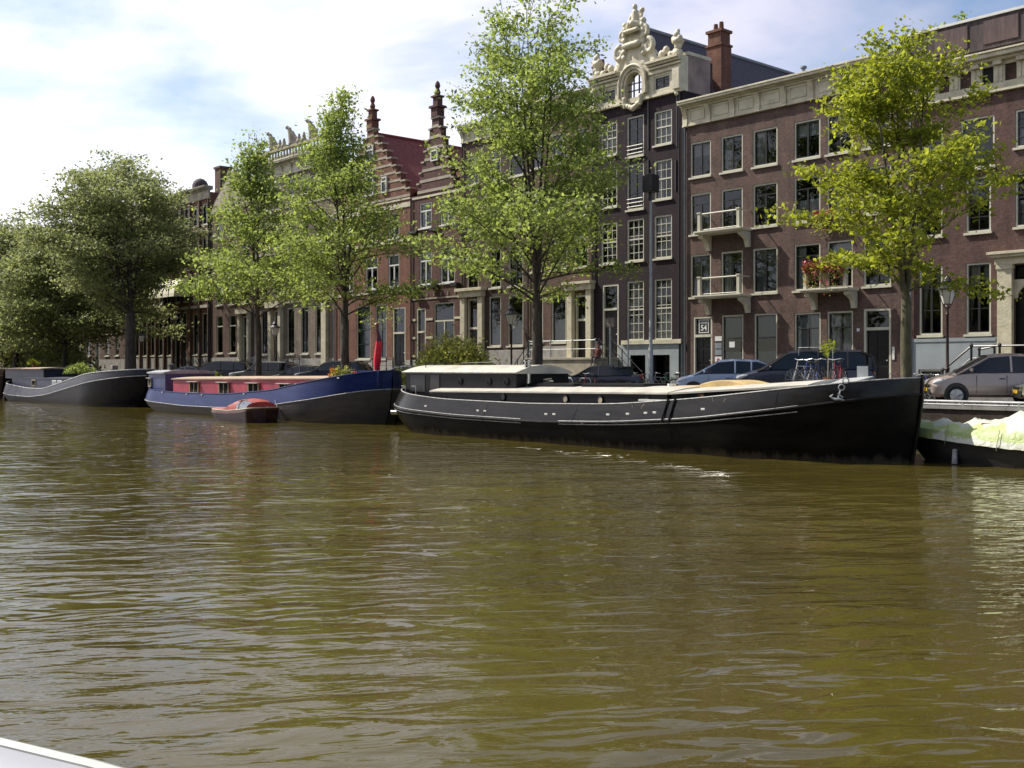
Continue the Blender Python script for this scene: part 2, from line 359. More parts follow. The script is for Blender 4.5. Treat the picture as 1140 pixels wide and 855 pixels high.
RW = random.Random(99)
class House:
    def __init__(s, pl, pr, top, label, wallm, depth=13, roof='flat', ridge=None, plinth=None, roofm=None, name='canal_house', gap=.006):
        s.x0 = XP(pl)+gap; s.x1 = XP(pr)-gap; s.w = s.x1-s.x0; s.top = top-STREET; s.dep = depth
        s.root = thing(name, label, 'house', (s.x0, FAC, STREET)); s.wallm = wallm; s.op = []; s.roof = roof; s.ridge = ridge; s.plinth = plinth; s.roofm = roofm or SLATE
    def lx(s, px): return XP(px)-s.x0
    def lz(s, z): return z-STREET
    def window(s, pl, pr, zt, zb, style='tee', curtain=None, frame=None, sill=True, lab=None, sash=None):
        a, b = s.lx(pl), s.lx(pr); return s.windowx(a, b, zt, zb, style, curtain, frame, sill, lab, sash)
    def windowx(s, a, b, zt, zb, style='tee', curtain=None, frame=None, sill=True, lab=None, sash=None):
        z0, z1 = s.lz(zb), s.lz(zt); w = round(b-a, 1) if b-a > .9 else round(b-a, 2); c = (a+b)/2; h = round(z1-z0, 1)
        s.op.append((c-w/2, c+w/2, z0, z0+h))
        if curtain is None and s.x0 < -38 and RW.random() < .55: curtain = RW.choice(['half', 'left', 'net', 'top'])
        pr_, first = make_window(w, h, style, curtain, frame, sill, sash)
        o = inst(pr_, first, s.root, (c, 0, z0))
        if lab: o['label'] = lab
        elif 'label' in o: del o['label']
        return o
    def door(s, pl, pr, zt, zb, transom, dm=None, fm=None, lab=None):
        a, b = s.lx(pl), s.lx(pr); return s.doorx(a, b, zt, zb, transom, dm, fm, lab)
    def doorx(s, a, b, zt, zb, transom, dm=None, fm=None, lab=None):
        z0, z1 = s.lz(zb), s.lz(zt); w = round(b-a, 1); c = (a+b)/2; h = round(z1-z0, 1)
        s.op.append((c-w/2, c+w/2, z0, z0+h))
        pr_, first = make_door(w, h, transom, dm, fm)
        o = inst(pr_, first, s.root, (c, 0, z0))
        if lab: o['label'] = lab
        elif 'label' in o: del o['label']
        return o
    def finish(s, base=None, basem=None):
        W, H, D = s.w, s.top, s.dep; ops = s.op
        xs = sorted(set([0, W]+[v for o in ops for v in o[:2]])); zs = sorted(set([-.3, H]+[v for o in ops for v in o[2:]]+([base] if base else [])))
        m = MB(); mb = MB()
        for zi in range(len(zs)-1):
            z0, z1 = zs[zi], zs[zi+1]
            if z1-z0 < 1e-6: continue
            run = None
            for xi in range(len(xs)-1):
                a, b = xs[xi], xs[xi+1]; cx, cz = (a+b)/2, (z0+z1)/2
                hole = any(o[0] < cx < o[1] and o[2] < cz < o[3] for o in ops)
                if hole:
                    if run is not None: m.quad((run, 0, z0), (a, 0, z0), (a, 0, z1), (run, 0, z1)); run = None
                elif run is None: run = a
            if run is not None: m.quad((run, 0, z0), (W, 0, z0), (W, 0, z1), (run, 0, z1))
        for a, b, z0, z1 in ops:
            m.quad((a, 0, z0), (a, .21, z0), (a, .21, z1), (a, 0, z1)); m.quad((b, 0, z0), (b, 0, z1), (b, .21, z1), (b, .21, z0))
            m.quad((a, 0, z1), (a, .21, z1), (b, .21, z1), (b, 0, z1)); m.quad((a, 0, z0), (b, 0, z0), (b, .21, z0), (a, .21, z0))
        m.quad((0, 0, -.3), (0, 0, H), (0, D, H), (0, D, -.3)); m.quad((W, 0, -.3), (W, D, -.3), (W, D, H), (W, 0, H))
        m.quad((0, D, -.3), (0, D, H), (W, D, H), (W, D, -.3))
        # near-black sheet behind the glass, its colour standing in for unlit rooms
        wl = m.build('wall', s.wallm, s.root)
        if not any(o[0] < .22 for o in ops): MB().tube([(.14, -.09, 0), (.14, -.09, H-.1)], .05, 8).build('downpipe', IRON if s.w < 9 else ZINC, s.root, smooth=True)
        MB().quad((.02, 3.2, -.2), (W-.02, 3.2, -.2), (W-.02, 3.2, H-.1), (.02, 3.2, H-.1)).build('room_shade_sheet', DARKIN, s.root)
        if base and basem:
            bm = MB(); hs = [o for o in ops if o[2] < base]; cuts = sorted((o[0]-.01, o[1]+.01, o[2]-.12, o[3]) for o in hs)
            x = -.004+.01
            for a, b, zz, zu in cuts:
                if a > x: bm.box(x, a, -.05, -.003, -.3, base)
                if zz > 0: bm.box(max(x, a), b, -.05, -.003, -.3, min(zz, base))
                if zu < base-.05: bm.box(max(x, a), b, -.05, -.003, zu, base)
                x = max(x, b)
            if W > x: bm.box(x, W-.01, -.05, -.003, -.3, base)
            bm.build('plinth', basem, s.root)
        if s.roof == 'gable':      # ridge runs back from the street
            r = s.ridge-STREET; ov = .0
            m = MB()
            m.quad((0, .02, H+.004), (W/2, .02, r), (W/2, D, r), (0, D, H+.004)); m.quad((W, .02, H+.004), (W, D, H+.004), (W/2, D, r), (W/2, .02, r))
            m.add([(0, D, H), (W, D, H), (W/2, D, r)], [(0, 1, 2)])
            ro = m.build('roof', s.roofm, s.root)
            MB().tube([(W/2, .0, r+.04), (W/2, D, r+.04)], .12, 8).build('ridge', ZINC if s.roofm is SLATE else s.roofm, ro)
        elif s.roof == 'pitch':    # ridge runs along the street
            r = s.ridge-STREET; m = MB()
            m.prism_yz([(.25, H+.004), (D*.42, r), (D*.58, r), (D, H+.004)], .004, W-.004)
            ro = m.build('roof', s.roofm, s.root)
            for k in range(2 if W > 9 else 1):
                x = W*(.08+.8*k) if W > 9 else W*.12
                MB().box(x, x+.9, D*.4, D*.4+.6, H+.3, r+1.2).box(x-.06, x+.96, D*.4-.06, D*.4+.66, r+1.2, r+1.32).lathe([(.12, 0), (.1, .4)], (x+.25, D*.4+.3, r+1.32), 8).lathe([(.12, 0), (.1, .4)], (x+.65, D*.4+.3, r+1.32), 8).build('chimney', B_RED, ro)
        else:
            m = MB(); m.box(.01, W-.01, .1, D-.05, H-.15, H+.0); ro = m.build('roof', LEAD, s.root)
        s.ro = ro; return s
    def cornice(s, zb, zt, m=None, proj=.55, brackets=0, dentils=0, panels=True, name='cornice'):
        m = m or CREAM; W = s.w; z0, z1 = s.lz(zb), s.lz(zt); h = z1-z0; b = MB()
        b.box(.006, W-.006, -.12, .02, z0, z0+h*.70)
        b.box(.006, W-.006, -.16, -.121, z0, z0+.10)
        for k, (f0, f1, p) in enumerate(((.70, .78, .22), (.78, .84, .34), (.84, .93, proj-.05), (.93, 1, proj))):
            b.box(.006, W-.006, -p, .3, z0+h*f0+.001, z0+h*f1)
        c = b.build(name, m, s.root, bevel=.012)
        if brackets:
            for k in range(brackets):
                x = .25+(W-.5)*k/(brackets-1); q = MB()
                q.prism_yz([(-.121, z0+.02), (-.2, z0+.02), (-.18, z0+h*.3), (-.24, z0+h*.45), (-.33, z0+h*.6), (-.42, z0+h*.69), (-.121, z0+h*.69)], x-.13, x+.13)
                q.build('bracket', m, c)
                if panels and k < brackets-1:
                    x2 = .25+(W-.5)*(k+1)/(brackets-1); q = MB(); a, bb = x+.3, x2-.3; z2, z3 = z0+h*.2, z0+h*.58
                    q.box(a, bb, -.15, -.121, z2, z2+.04).box(a, bb, -.15, -.121, z3, z3+.04).box(a, a+.04, -.15, -.121, z2+.04, z3).box(bb-.04, bb, -.15, -.121, z2+.04, z3)
                    q.build('panel_moulding', m, c)
        if dentils:
            q = MB()
            for k in range(dentils):
                x = .1+(W-.2)*(k+.5)/dentils; q.box(x-.09, x+.09, -proj+.1, -.221, z0+h*.70-.1, z0+h*.78)
            q.build('dentil_row', m, c)
        return c
    def band(s, z, h=.18, m=None, name='string_course', proj=.05, a=.01, b=None):
        z0, z1 = s.lz(z), s.lz(z)+h; x = a; e = b or s.w-.01; last = None
        for o in sorted(s.op)+[(e, e, z0-1, z1+1)]:
            if o[2]-.15 < z1 and o[3]+.02 > z0 and o[1] > x-.01:
                if o[0]-.08 > x or o[0] == e:
                    if min(o[0], e)-x > .05: last = MB().box(x, (o[0]-.08 if o[0] != e else e), -proj, -.002, z0, z1).build(name, m or CREAM, s.root)
                x = o[1]+.08
        return last
    def pipe(s, px, z0, z1, m=IRON, r=.055):
        x = s.lx(px); return MB().tube([(x, -.12, s.lz(z0)), (x, -.12, s.lz(z1))], r, 8).build('downpipe', m, s.root, smooth=True)
def rail(pts, h, parent, name='railing', m=IRON, mid=True, post=1.2, r=.028, knob=True):
    b = MB(); P = [Vector(p) for p in pts]
    b.tube([p+Vector((0, 0, h)) for p in P], r, 6)
    if mid: b.tube([p+Vector((0, 0, h*.5)) for p in P], r*.7, 6)
    for i in range(len(P)-1):
        n = max(1, int(round((P[i+1]-P[i]).length/post)))
        for k in range(n+(1 if i == len(P)-2 else 0)):
            q = P[i].lerp(P[i+1], k/n); b.tube([q, q+Vector((0, 0, h))], r*1.1, 6)
            if knob: b.ball(q+Vector((0, 0, h+.04)), r*2, n=6, m=4); b.ball(q+Vector((0, 0, h*.25)), r*2.2, (1, 1, 1.6), 6, 4)
    return b.build(name, m, parent, smooth=True)
def balcony(h, xl, xr, z, flowers=False, m=None):
    m = m or CREAMW; z = h.lz(z); c = (xl+xr)/2
    s = MB().box(xl, xr, -1.0, -.002, z-.13, z).box(xl-.05, xr+.05, -1.06, -.95, z-.06, z+.02).build('balcony', m, h.root, bevel=.01)
    for x in (xl+.22, xr-.22):
        MB().prism_yz([(-.002, z-.95), (-.16, z-.95), (-.22, z-.75), (-.30, z-.55), (-.55, z-.4), (-.78, z-.32), (-.8, z-.135), (-.002, z-.135)], x-.13, x+.13).build('bracket', m, s, bevel=.01)
        MB().box(x-.09, x+.09, -.93, -.75, z+.001, z+.95).box(x-.12, x+.12, -.96, -.72, z+.951, z+1.02).build('balcony_post', m, s, bevel=.008)
    b = MB().tube([(xl+.22, -.84, z+.93), (xr-.22, -.84, z+.93)], .04, 8).tube([(xl+.2, -.84, z+.1), (xr-.2, -.84, z+.1)], .018, 6)
    for x in (xl+.15, xr-.15): b.tube([(x, -.84, z+.93), (x, -.02, z+.93)], .03, 6)
    n = int((xr-xl)/.12)
    b2 = MB()
    for k in range(1, n):
        x = xl+.3+(xr-xl-.6)*k/n; b2.tube([(x, -.84, z+.1), (x, -.84, z+.92)], .008, 4)
    b.build('handrail', m, s, smooth=True); b2.build('baluster_row', IRON, s)
    return s
def leaf_cloud(name, m, parent, pts, size, flat=.25, loc=(0, 0, 0), elong=1.6, seed=1, tone=None):
    """many small bent leaves, one at each point"""
    rng = np.random.default_rng(seed); P = np.asarray(pts, dtype=np.float64); n = len(P)
    nrm = rng.normal(size=(n, 3)); nrm[:, 2] = np.abs(nrm[:, 2])+flat; nrm /= np.linalg.norm(nrm, axis=1)[:, None]
    a = rng.normal(size=(n, 3)); u = np.cross(nrm, a); u /= np.linalg.norm(u, axis=1)[:, None]; w = np.cross(nrm, u)
    s = size*rng.uniform(.4, 1.35, n)[:, None]
    V = np.empty((n, 4, 3)); V[:, 0] = P-u*s*elong*.5; V[:, 1] = P+w*s*.42-nrm*s*.1; V[:, 2] = P+u*s*elong*.5-nrm*s*.22; V[:, 3] = P-w*s*.42-nrm*s*.1
    me = bpy.data.meshes.new(name); me.vertices.add(n*4); me.loops.add(n*4); me.polygons.add(n)
    me.vertices.foreach_set('co', V.reshape(-1)); me.loops.foreach_set('vertex_index', np.arange(n*4, dtype=np.int32))
    me.polygons.foreach_set('loop_start', np.arange(0, n*4, 4, dtype=np.int32)); me.polygons.foreach_set('loop_total', np.full(n, 4, dtype=np.int32))
    at = me.attributes.new('tone', 'FLOAT', 'FACE')
    tv = rng.uniform(0, 1, n) if tone is None else np.clip(np.asarray(tone)+rng.uniform(-.3, .3, n), 0, 1)
    at.data.foreach_set('value', tv.astype(np.float32))
    me.update(); me.materials.append(m)
    o = bpy.data.objects.new(name, me); COL.objects.link(o); o.location = loc
    if parent: o.parent = parent
    return o
def sculpt(name, m, parent, blobs, loc=(0, 0, 0), vox=.07, sc3=(1, 1, 1)):
    """carved stone ornament: overlapping rounded masses fused by a voxel remesh into one surface"""
    b = MB()
    for q in blobs: b.ball(q[0], q[1], q[2] if len(q) > 2 else (1, 1, 1), 10, 7)
    o = b.build(name, m, parent, loc, smooth=True)
    r = o.modifiers.new('fuse', 'REMESH'); r.mode = 'VOXEL'; r.voxel_size = vox; r.use_smooth_shade = True
    return o
def scroll(cx, cz, r, y=0., turns=1.6, th=.11, dirn=1, a0=0, n=22):
    out = []
    for i in range(n):
        t = i/(n-1); a = a0+dirn*t*turns*2*math.pi; q = r*(1-t*.82)
        out.append(((cx+q*math.cos(a), y, cz+q*math.sin(a)), th*(1-.45*t)))
    return out
def capsule(a, b, r0, r1, n=6):
    A, B = Vector(a), Vector(b); return [(tuple(A.lerp(B, i/(n-1))), r0+(r1-r0)*i/(n-1)) for i in range(n)]

# ================================================================ H1: tall house at the right edge
h = House(1012, 1330, 14.75, 'maroon brick mansion with a cream portal and dark clad attic at the right edge', B_MAROON)
T1 = (('1', 1023, 1050), ('2', 1075, 1104)); xr = [(h.lx(1131)+3.0*k, h.lx(1131)+3.0*k+1.15) for k in range(2)]
for n, a, b in T1:
    h.window(a, b, 7.43, 4.28, 'bars', 'tied', lab='tall ground-floor window with cream curtains tied to its sides')
    h.window(a, b, 11.1, 8.7, 'six', 'top')
h.window(1022, 1050, 13.7, 12.0, 'six', 'half'); h.window(1069, 1108, 13.75, 11.5, 'double')
for i, (a, b) in enumerate(xr):
    h.windowx(a, b, 11.1, 8.75, 'six', 'half'); h.windowx(a, b, 13.7, 12.1, 'six', 'half')
h.windowx(xr[1][0], xr[1][1], 7.43, 4.28, 'bars', 'tied')
px0 = h.lx(1129)
# portal with an arched door
h.op.append((px0, px0+1.7, h.lz(2.6), h.lz(7.15)))
D = MB().box(px0+.02, px0+1.68, .16, .2, h.lz(2.6), h.lz(6.2))
dd = D.build('door', DOORK, h.root)
for x in (px0+.14, px0+.9):
    for z in (1.2, 2.4, 3.5): MB().box(x, x+.64, .14, .16, z, z+.95).build('door_panel', DOORK, dd, bevel=.01)
pm = MB()
for x in (px0-.62, px0+1.7): pm.box(x, x+.62, -.22, .02, h.lz(2.55), h.lz(7.2)).box(x-.06, x+.68, -.28, .0, h.lz(2.5), h.lz(2.95)).box(x-.04, x+.66, -.26, .0, h.lz(7.0), h.lz(7.2))
pm.box(px0-.72, px0+2.42, -.26, .02, h.lz(7.2), h.lz(7.5)).box(px0-.85, px0+2.55, -.42, .02, h.lz(7.5), h.lz(7.62)).box(px0-.95, px0+2.65, -.52, .02, h.lz(7.62), h.lz(7.74))
ar = []
for i in range(13):
    a = math.pi*i/12; ar.append((px0+.85-.72*math.cos(a), h.lz(5.75)+.62*math.sin(a)))
pm.prism_xz([(px0, h.lz(5.75))]+ar+[(px0+1.7, h.lz(5.75)), (px0+1.7, h.lz(6.55)), (px0, h.lz(6.55))], .0, .12)
po = pm.build('portal', CREAM, h.root, bevel=.012)
MB().quad((px0, .15, h.lz(6.5)), (px0+1.7, .15, h.lz(6.5)), (px0+1.7, .15, h.lz(7.1)), (px0, .15, h.lz(7.1))).build('pane', GLASS, po)
# three basement windows with cream blinds sit in the blue-grey plinth
bw = [h.windowx(h.lx(a), h.lx(b), 2.75, 1.95, 'plain', 'net', sill=False) for a, b in ((1023, 1050), (1075, 1104))]
h.finish(h.lz(4.14), GREYB)
MB().box(.02, px0-.75, -.08, -.052, h.lz(3.98), h.lz(4.12)).build('plinth_cap', GREYB, h.root)
# frieze of the cornice with square windows between pilasters
c = MB(); z0 = h.lz(14.6); W = h.w
c.box(.006, W-.006, -.14, .02, z0, h.lz(15.0)).box(.006, W-.006, -.18, -.141, z0, z0+.12)
c.box(.006, W-.006, -.14, .02, h.lz(15.72), h.lz(15.9)).box(.006, W-.006, -.4, .3, h.lz(15.9), h.lz(16.02)).box(.006, W-.006, -.62, .3, h.lz(16.02), h.lz(16.2)).box(.006, W-.006, -.7, .3, h.lz(16.2), h.lz(16.28))
co = c.build('cornice', CREAM, h.root, bevel=.012)
n = int(W/.98)
for k in range(n+1):
    x = .02+k*.98
    if x+.48 > W: break
    MB().box(x, x+.48, -.139, .02, h.lz(15.001), h.lz(15.719)).box(x+.08, x+.2, -.17, -.139, h.lz(15.03), h.lz(15.69)).box(x+.28, x+.4, -.17, -.139, h.lz(15.03), h.lz(15.69)).box(x+.06, x+.42, -.36, -.14, h.lz(15.722), h.lz(15.899)).build('frieze_pilaster', CREAM, co)
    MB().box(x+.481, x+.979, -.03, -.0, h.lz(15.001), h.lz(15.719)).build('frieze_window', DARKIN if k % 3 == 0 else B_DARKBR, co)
MB().box(.02, W, .25, 9, h.lz(14.7), h.lz(16.6)).build('attic_base', LEAD, h.root)
at = MB().box(.02-.5, W, .1, 9, h.lz(16.6), h.lz(17.95)).build('attic', LEAD, h.root)
MB().box(-.56, W, .02, 9.06, h.lz(17.951), h.lz(18.07)).build('attic_coping', WHITEP, at)
for x in (1.2, 3.4, 6.1, 8.4): MB().box(x, x+1.5, .06, .1, h.lz(16.8), h.lz(17.8)).build('attic_panel', mat('attic_panel', (.095, .062, .058), .8, var=.2, stretch=(4, 4, .6)), at)
# stoop with black iron rails
st = MB().box(px0-.9, px0+2.6, -1.9, -.06, -.2, h.lz(2.6)-.001).box(px0-1.0, px0+2.7, -1.98, -.055, h.lz(2.6), h.lz(2.72))
for k in range(5): st.box(px0-.9-.3*(k+1), px0-.9-.3*k, -1.9, -.3, -.2, h.lz(2.6)-.2*(k+1))
so = st.build('stoop', STONEG, h.root)
rail([(px0-2.2, -1.85, .15), (px0-.95, -1.85, h.lz(2.72)), (px0+2.6, -1.85, h.lz(2.72))], 1.0, so, r=.045)
rail([(px0-1.25, -.5, h.lz(2.6)), (px0-.6, -.5, h.lz(2.72))], 1.0, so, r=.045)
H1 = h

# ================================================================ H2: plum brick double house with balconies
h = House(761.5, 1012, 16.1, 'wide plum brick house with cream bracketed cornice and two stacked white balconies', B_PURPLE, roof='flat')
bays = [(769, 792), (803, 827.5), (839, 865.5), (884.5, 913.5), (921, 949.5), (962, 992)]
for i, (a, b) in enumerate(bays):
    h.window(a, b, 15.1, 13.15, 'double', 'top' if i == 0 else None)
    h.window(a, b, 12.25, 10.05, 'tee', 'plum' if i == 0 else ('net' if i == 4 else None), lab='window with a plum curtain drawn on its left' if i == 0 else None)
    h.window(a, b, 9.0, 6.65, 'tee', ['grey', 'left', 'grey', 'left', None, None][i])
h.door(772.5, 793, 5.6, 2.0, 1.05, lab='black panelled door under the transom with the number'); h.window(804, 827.5, 5.6, 2.5, 'transom', 'frost'); h.window(840, 865.5, 5.6, 2.5, 'transom', 'frost')
h.window(885, 913.5, 5.6, 2.55, 'tee', 'net'); h.window(921.5, 949.5, 5.6, 2.55, 'tee', 'net'); h.door(962, 992, 5.6, 1.8, .95, lab='plain black door near the tree')
h.finish()
h.cornice(15.95, 17.3, CREAM, .62, brackets=9)
L1, L2 = h.lx(787), h.lx(838)
balcony(h, L1, L2, 10.02); balcony(h, L1, L2, 6.62)
b3 = balcony(h, h.lx(904), h.lx(957), 6.6)
def flowers(x0, x1, y, z, par, seed, dens=260):
    rng = np.random.default_rng(seed); 
    g = np.column_stack([rng.uniform(x0, x1, dens), rng.normal(y, .1, dens), z+rng.normal(0, .13, dens)])
    hang = np.column_stack([rng.uniform(x0, x1, dens), rng.normal(y-.03, .07, dens), z-np.abs(rng.normal(0, .45, dens))])
    leaf_cloud('foliage', L_BUSH, par, np.vstack([g, hang]), .10, seed=seed)
    f = np.column_stack([rng.uniform(x0, x1, dens), rng.normal(y-.1, .1, dens), z+.10+rng.normal(0, .12, dens)])
    f2 = np.column_stack([rng.uniform(x0, x1, dens//3), rng.normal(y-.12, .06, dens//3), z-np.abs(rng.normal(0, .4, dens//3))])
    leaf_cloud('blossom', mat('red_geranium', (.50, .02, .035), .6, var=.3, vscale=9, col2=(.62, .10, .14)), par, np.vstack([f, f2]), .10, elong=1.0, seed=seed+1)
def flowerbox(label, hx0, hx1, y, z, seed, grp='flower boxes on the plum brick house', dens=260):
    t = thing('flower_box', label, 'flower box', (h.x0+(hx0+hx1)/2, FAC+y, z), 0, grp); w = (hx1-hx0)/2
    MB().box(-w, w, -.1, .1, -.2, 0).build('trough', mat('terracotta', (.22, .09, .05), .8), t, bevel=.01)
    flowers(-w, w, -.02, .06, t, seed, dens); return t
flowerbox('long flower box full of red geraniums on the balcony rail beside the lime green tree', h.lx(904)+.2, h.lx(957)-.2, -.93, h.lz(7.6)+STREET, 3, dens=420)
flowerbox('small flower box of pink blooms on the upper windowsill behind the lime green tree', h.lx(910), h.lx(935), -.2, h.lz(10.15)+STREET, 5, dens=160)
def text(body, size, m, parent, loc, name='lettering', ext=.006, rz=0., bold=True):
    c = bpy.data.curves.new(name, 'FONT'); c.body = body; c.size = size; c.extrude = ext; c.align_x = 'CENTER'; c.align_y = 'CENTER'
    if bold: c.offset = size*.02
    tmp = bpy.data.objects.new(name, c); COL.objects.link(tmp); dg = bpy.context.evaluated_depsgraph_get(); dg.update()
    me = bpy.data.meshes.new_from_object(tmp.evaluated_get(dg)); bpy.data.objects.remove(tmp)
    me.materials.clear(); me.materials.append(m)
    o = bpy.data.objects.new(name, me); COL.objects.link(o); o.parent = parent; o.location = loc; o.rotation_euler = (R(90), 0, rz); return o
SIGNW = mat('sign_white', (.7, .7, .68), .5, var=.03)
sx, sz = (h.lx(772.5)+h.lx(793))/2, h.lz(5.07)
sg = MB().box(sx-.33, sx-.29, .10, .13, sz-.36, sz+.36).box(sx+.29, sx+.33, .10, .13, sz-.36, sz+.36).box(sx-.29, sx+.29, .10, .13, sz-.36, sz-.32).box(sx-.29, sx+.29, .10, .13, sz+.32, sz+.36).box(sx-.24, sx+.24, .10, .13, sz+.16, sz+.19).build('number_frame', SIGNW, h.root)
text('54', .42, SIGNW, sg, (sx, .10, sz-.10), 'house_number')
npx = h.lx(800.5)
for k, (z0, z1, cm) in enumerate(((4.25, 4.5, SIGNW), (3.85, 4.15, ZINC), (3.5, 3.8, ZINC), (3.05, 3.42, SIGNW))):
    p = MB().box(npx-.22, npx+.22, -.03, -.002, h.lz(z0), h.lz(z1)).build('nameplate', cm, h.root)
    if k == 3: MB().box(npx-.08, npx+.08, -.036, -.03, h.lz(3.14), h.lz(3.32)).build('emblem', mat('sign_red', (.4, .03, .03), .5), p)
px_ = h.lx(957); 
MB().box(h.lx(954.5), h.lx(957.5), -.03, -.002, h.lz(4.55), h.lz(4.7)).build('number_plate', SIGNW, h.root)
MB().box(h.lx(994), h.lx(996.5), -.04, -.002, h.lz(3.2), h.lz(3.8)).build('doorbell_panel', SIGNW, h.root)
MB().box(h.lx(811), h.lx(817), .1, .118, h.lz(3.9), h.lz(4.2)).build('notice', SIGNW, h.root)
h.pipe(762.5, 1.6, 15.9, IRON, .04)
vp = MB().lathe([(.09, 0), (.09, 1.1), (.16, 1.12), (.16, 1.22), (.1, 1.24)], (h.lx(876), 1.5, h.top+.9), 10).box(h.lx(879), h.lx(884), 1.3, 1.8, h.top+1.0, h.top+1.45).build('vent_pipe', ZINC, h.root)
H2 = h

# ================================================================ H3: blackened brick house with sculpted cream gable
h = House(659.5, 760.9, 18.05, 'blackened brick house with tall white sash windows and a sculpted cream gable', B_BLACK, roof='gable', ridge=22.4, depth=17)
A, Bq, Cq = (728.6, 748.6), (698.6, 717.2), (669.6, 687.6)
for i, (zt, zb) in enumerate(((17.2, 15.3), (14.45, 12.25), (11.3, 8.95), (7.8, 4.4))):
    h.window(*A, zt, zb, 'sash', 'net' if i == 0 else ('left' if i == 1 else None))
    if i < 3: h.window(*Cq, zt, zb, 'sash', 'half' if i == 0 else None)
    h.window(*Bq, zt+(.1 if i < 2 else 0), zb-(.35 if i < 2 else 0), 'bars' if i < 2 else 'sash', None)
h.door(671, 689.5, 7.75, 3.42, 1.45, lab='dark door at the head of the stone steps')
for a, b in ((703, 718), (728, 745)):
    h.op.append((h.lx(a), h.lx(b)+.1, h.lz(1.7), h.lz(3.55)))
h.finish(h.lz(4.15), GREYB)
MB().box(h.lx(694), h.w-.01, -.16, -.052, h.lz(4.16), h.lz(4.4)).build('plinth_cap', CREAM, h.root, bevel=.01)
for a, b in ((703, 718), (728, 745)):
    MB().box(h.lx(a), h.lx(b)+.1, .9, .95, h.lz(1.6), h.lz(3.6)).build('basement_shade_sheet', DARKIN, h.root)  # dark sheet coloured as the shade inside the basement openings
for z in (15.0, 11.95):
    x0, x1 = h.lx(Bq[0])+.05, h.lx(Bq[1])-.05; q = MB()
    for k in range(3): q.tube([(x0, -.05, h.lz(z)+.12+.22*k), (x1, -.05, h.lz(z)+.12+.22*k)], .022, 6)
    q.build('window_guard', CREAMW, h.root)
for px_, z0, z1 in ((722.5, 15.2, 18), (722.5, 12.4, 14.6), (754.5, 15, 18), (753, 12.6, 14.3)):
    MB().box(h.lx(px_)-.04, h.lx(px_)+.04, -.05, -.004, h.lz(z0), h.lz(z1)).build('wall_anchor', IRON, h.root)
MB().tube([(h.w-.16, -.1, 0.1), (h.w-.16, -.1, h.lz(18))], .05, 8).build('downpipe', IRON, h.root, smooth=True)
# cream gable: entablature with arched centre window and two side windows
g = MB(); W = h.w; zb = h.lz(18.0); cx = (h.lx(Bq[0])+h.lx(Bq[1]))/2
ax = .62
arch = [(cx+ax*math.cos(a), h.lz(19.05)+ax*1.05*math.sin(a)) for a in [math.pi*i/14 for i in range(15)]]
sw = (h.lx(729.5), h.lx(747.5)); sw2 = (cx*2-sw[1], cx*2-sw[0]); zt = h.lz(20.0)
z1, z2 = h.lz(18.35), h.lz(19.15)
def slab(x0, x1, za, zc, y0=-.10, y1=.45): g.box(x0, x1, y0, y1, za, zc)
slab(.01, sw2[0], zb, zt); slab(sw2[0], sw2[1], zb, z1); slab(sw2[0], sw2[1], z2, zt)
slab(sw2[1], cx-ax, zb, zt); slab(cx+ax, sw[0], zb, zt); slab(sw[0], sw[1], zb, z1); slab(sw[0], sw[1], z2, zt); slab(sw[1], W-.01, zb, zt)
slab(cx-ax, cx+ax, zb, h.lz(18.3))
g.prism_xz(arch+[(cx-ax, zt+.45), (cx+ax, zt+.45)], -.1, .45)
go = g.build('gable', CREAM, h.root)
t = MB()
for r0, yy, hh in ((.70, -.2, .10), (.86, -.28, .12), (1.02, -.36, .12)):
    P = [(cx+r0*math.cos(a), yy+.08, h.lz(19.05)+r0*1.05*math.sin(a)) for a in [math.pi*i/18 for i in range(19)]]
    t.tube(P, hh*.8, 8)
    for sg_ in (-1, 1): t.box(cx+sg_*r0-.05, cx+sg_*r0+.05, yy, -.101, h.lz(18.35), h.lz(19.05))
for x0, x1 in ((.02, cx-1.12), (cx+1.12, W-.02)):
    for za, zc, p in ((19.28, 19.4, .2), (19.55, 19.68, .24), (19.72, 19.84, .36), (19.84, 19.98, .5)): t.box(x0, x1, -p, -.101, h.lz(za), h.lz(zc))
t.box(.02, cx-ax-.05, -.2, -.101, zb, zb+.14).box(cx+ax+.05, W-.02, -.2, -.101, zb, zb+.14).box(W-.5, W-.012, -.34, -.102, zb+.141, h.lz(19.27)).box(.012, .5, -.34, -.102, zb+.141, h.lz(19.27))
t.build('gable_moulding', CREAM, go, smooth=False, bevel=.012)
for a, b, za, zc in ((sw[0], sw[1], z1, z2), (sw2[0], sw2[1], z1, z2)):
    wp, f = make_window(round(b-a, 2), round(zc-za, 2), 'bars', None, CREAMW, False); o = inst(wp, f, go, ((a+b)/2, -.08, za))
ap = [(cx+ax, .12, h.lz(18.3))]+[(p[0], .12, p[1]) for p in arch]+[(cx-ax, .12, h.lz(18.3))]; m = MB(); m.add(ap, [tuple(range(len(ap)))[::-1]]); wf = m.build('arched_window', GLASS, go)
q = MB()
for x in (-.2, .2): q.box(cx+x-.02, cx+x+.02, .07, .11, h.lz(18.3), h.lz(19.6))
for z in (18.75, 19.15): q.box(cx-ax, cx+ax, .07, .111, h.lz(z)-.02, h.lz(z)+.02)
q.build('glazing_bars', DKFRAME, wf)
MB().box(cx-ax, cx+ax, .6, .62, h.lz(18.2), h.lz(19.8)).build('room_shade_sheet', DARKIN, wf)  # dark sheet put in for the shade behind the arched pane
